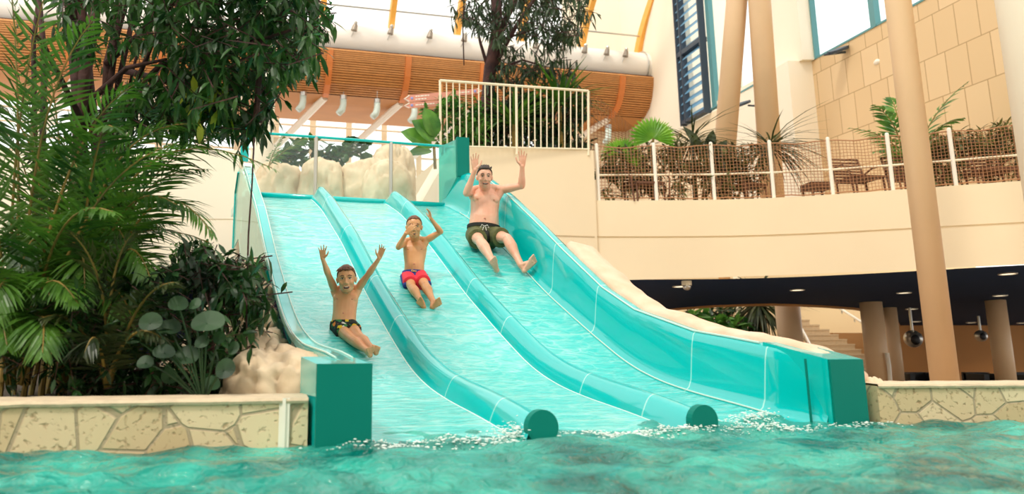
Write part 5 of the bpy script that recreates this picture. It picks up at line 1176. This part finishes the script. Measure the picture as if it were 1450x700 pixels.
def shorts(e, fr_, hips, knees, cut, m, W, thigh, vox, band=None, bandm=None, y0=.10, hem=None):
    P_, R, U, F, T, C_ = fr_; mb = MB(); K = 20; rings = []
    for (t, a_, b_) in ((-.26, .14, .10), (-.12, .186, .136), (0, .192, .140), (.12, .186, .138), (y0+.06, .182, .136)):
        c = P_+U*T*t; rings.append([c+R*a_*W*math.cos(2*math.pi*k/K)+F*b_*W*math.sin(2*math.pi*k/K) for k in range(K)])
    n0 = len(mb.v); mb.grid(rings, True); b = len(mb.v); mb.f.append(tuple(range(n0, n0+K))[::-1]); mb.f.append(tuple(range(b-K, b)))
    for h_, k_ in zip(hips, knees):
        d = (k_-h_); e_ = h_+d*cut; pts = [h_-d*.05, h_+d*cut*.5, e_]; mb.tube(pts, [thigh*1.18, thigh*1.20, thigh*1.24], 16); mb.ell(h_, thigh*1.2)
        mb.tube([h_+d*cut*.3-V((0, 0, .02*W)), e_-V((0, 0, .022*W))], [thigh*1.1, thigh*1.15], 14)
    o = remeshed(mb, 'shorts', m, e, vox, 2)
    if band:
        q_ = MB(); rows = []
        for t in (band[0], (band[0]+band[1])/2, band[1]):
            c = P_+U*T*t; rows.append([c+R*.192*W*math.cos(2*math.pi*k/28)+F*.146*W*math.sin(2*math.pi*k/28) for k in range(28)])
        q_.grid(rows, True); q_.build('waistband', bandm, o, smooth=True)
    return o
so_ = shorts(man, fm, (J['hipL'], J['hipR']), (J['knL'], J['knR']), .62, M['olive'], 1.0, twm['thigh'], .008, (.12, .19), M['black_cloth'])
P_, R, U, F, T, C_ = fm
mb = MB(); c = P_+U*T*.10+F*.15
for sg in (-1, 1): mb.tube([c, c+R*sg*.03+U*.015+F*.01, c+R*sg*.05-U*.02+F*.01, c+R*sg*.01-U*.01+F*.012, c+R*sg*.035-U*.10+F*.01], .0045, 5)
mb.build('drawstring', M['cord'], so_)
mb = MB(); a_ = J['hipL'].lerp(J['hipR'], .5); kn = J['knL'].lerp(J['knR'], .5); mb.ell(a_.lerp(kn, .28)-V((0, 0, .01)), (.055, .10, .085)); mb.build('inner_panel', M['black_cloth'], so_, smooth=True)
# dark tattoo patch at the elbow: marks on the skin
# --- boy with floral shorts
J = dict(seat=at(486, 470, 6.45), hipL=at(478.5, 463, 6.42), hipR=at(494.5, 461, 6.42), shL=at(474.5, 412, 6.50), shR=at(506.5, 409.5, 6.50), head=at(490.5, 395.5, 6.36),
    elL=at(464.5, 388, 6.36), wrL=at(457, 367, 6.30), tipL=at(456.5, 345.5, 6.27), elR=at(522.5, 387.5, 6.38), wrR=at(537, 366, 6.32), tipR=at(543.5, 345.5, 6.30),
    palmL=V((.1, -1, 0)), palmR=V((-.2, -1, 0)), thL=1, thR=-1, spL=.2, spR=.12,
    knL=at(498.5, 482, 6.16), knR=at(510, 479, 6.20), anL=at(519.5, 497, 5.98), anR=at(527, 493, 6.00), heelL=at(524, 507.5, 5.96), toeL=at(524, 491.5, 5.92), heelR=at(532, 504, 5.99), toeR=at(533.5, 490, 5.94),
    soleL=V((.1, -1, -.2)), soleR=V((.1, -1, -.2)), inL=1, inR=-1)
twb = dict(prof=[(-.20, .075, .06, 0), (-.08, .100, .078, 0), (.06, .103, .078, .0), (.2, .099, .074, .005), (.35, .097, .072, .005), (.5, .099, .072, .005), (.65, .103, .074, .003), (.8, .106, .072, 0), (.92, .095, .058, -.003), (1.02, .06, .04, -.006)],
    pec=.042, thigh=.056, knee=.038, ankle=.023, calf=.010, foot=.062, navel=.080)
b1, f1 = person('boy with wet brown hair and black floral shorts sliding with arms raised', M['skin_boy'], J, .222, twb, 'hair_brown', dict(len=.95, top=.10, tufts=60, dir=1.0, tl=1.0, stand=.2), .0042, None, .64, V((.05, -1, -.05)), V((-.05, 0, 1)), (.10, .048))
shorts(b1, f1, (J['hipL'], J['hipR']), (J['knL'], J['knR']), .42, M['floral'], .60, twb['thigh'], .006, y0=.04)
P_, R, U, F, T, C_ = f1; mb = MB(); c = P_+U*T*.03+F*.088
for sg in (-1, 1): mb.tube([c, c+R*sg*.018-U*.01+F*.004, c+R*sg*.025-U*.04+F*.006], .003, 5)
mb.build('drawstring', M['cord'], [o for o in b1.children if o.name.startswith('shorts')][0])
# --- boy with blue and red shorts, one hand over his face
J = dict(seat=at(586, 400, 7.65), hipL=at(578, 392, 7.62), hipR=at(594.5, 391, 7.62), shL=at(573.5, 343, 7.70), shR=at(602.5, 341, 7.70), head=at(586.5, 321.5, 7.56),
    elL=at(564, 350.5, 7.48), wrL=at(574.5, 331, 7.40), tipL=at(589, 316, 7.39), elR=at(624, 328.5, 7.64), wrR=at(610, 309.5, 7.58), tipR=at(606.5, 293.5, 7.55),
    palmL=V((.35, 1, .1)), palmR=V((-1, -.5, .1)), thL=-1, thR=-1, spL=.05, spR=.10, cuL=.12, cuR=.35,
    knL=at(583, 407, 7.34), knR=at(602, 404.5, 7.34), anL=at(597, 428, 7.12), anR=at(613.5, 427.5, 7.14), heelL=at(602, 438, 7.09), toeL=at(591.5, 424, 7.03), heelR=at(609, 438, 7.10), toeR=at(625.5, 425.5, 7.05),
    soleL=V((0, -1, -.3)), soleR=V((0, -1, -.3)), inL=1, inR=-1)
twc = dict(prof=[(-.20, .08, .06, 0), (-.08, .103, .078, 0), (.06, .103, .078, .0), (.2, .098, .074, .005), (.35, .098, .072, .005), (.5, .106, .074, .005), (.65, .114, .076, .003), (.8, .120, .074, 0), (.92, .104, .058, -.003), (1.02, .06, .04, -.006)],
    pec=.044, thigh=.060, knee=.042, ankle=.026, calf=.012, foot=.068, navel=.080)
b2, f2 = person('boy in blue and red shorts sliding with one hand over his face', M['skin_boyb'], J, .222, twc, 'hair_brown', dict(len=.86, top=.03, tufts=24, dir=.8, tl=.5, stand=.0), .0045, None, .68, V((.03, -1, -.10)), V((.0, 0, 1)), (.055, .04))
s2 = shorts(b2, f2, (J['hipL'], J['hipR']), (J['knL'], J['knR']), .66, M['red_cloth'], .62, twc['thigh'], .006, y0=-.02)
P_, R, U, F, T, C_ = f2; q_ = MB(); K = 24; rings = []
for (t, a_, b_) in ((-.22, .088, .066), (-.08, .119, .093), (.02, .123, .096), (.12, .118, .090), (.13, .10, .07)):
    c = P_+U*T*t; rings.append([c+R*a_*math.cos(2*math.pi*k/K)+F*b_*math.sin(2*math.pi*k/K)-U*(.045*max(0, math.sin(2*math.pi*k/K))**3 if t < .1 else 0) for k in range(K)])
q_.grid(rings, True); q_.build('blue_panel', M['blue_cloth'], s2, smooth=True)
mb = MB(); a_ = J['hipL'].lerp(J['hipR'], .5); kn = J['knL'].lerp(J['knR'], .5); mb.ell(a_.lerp(kn, .22)+V((0, 0, .0)), (.035, .07, .052)); mb.build('inner_panel', M['blue_cloth'], s2, smooth=True)
for sg, h_, k_ in ((-1, J['hipL'], J['knL']), (1, J['hipR'], J['knR'])):
    mb = MB(); d = k_-h_; mb.tube([h_+R*sg*.045, h_+d*.68+R*sg*.048-V((0, 0, .015))], [.036, .03], 10); mb.ell(h_+d*.68+R*sg*.048-V((0, 0, .015)), .03); mb.build('side_stripe', M['blue_cloth'], s2, smooth=True)
# the yellow print on the waistband
mb = MB(); c0 = P_+U*T*.075+F*.098
def stroke(pts): mb.tube([c0+R*(x-.022)+U*z+F*(.0-2.2*(x-.022)**2) for x, z in pts], .0024, 5)
stroke([(.012, .006), (.004, .009), (-.003, .003), (.0, -.005), (.010, -.006)])
stroke([(.022, .002), (.015, .001), (.014, -.007), (.021, -.007), (.023, .002), (.024, -.008)])
stroke([(.029, .001), (.029, -.009)]); stroke([(.029, -.002), (.034, .001)])
stroke([(.045, -.001), (.039, .0), (.040, -.005), (.045, -.007), (.044, -.012), (.038, -.011)])
mb.build('printed_lettering', M['yellow_print'], s2)
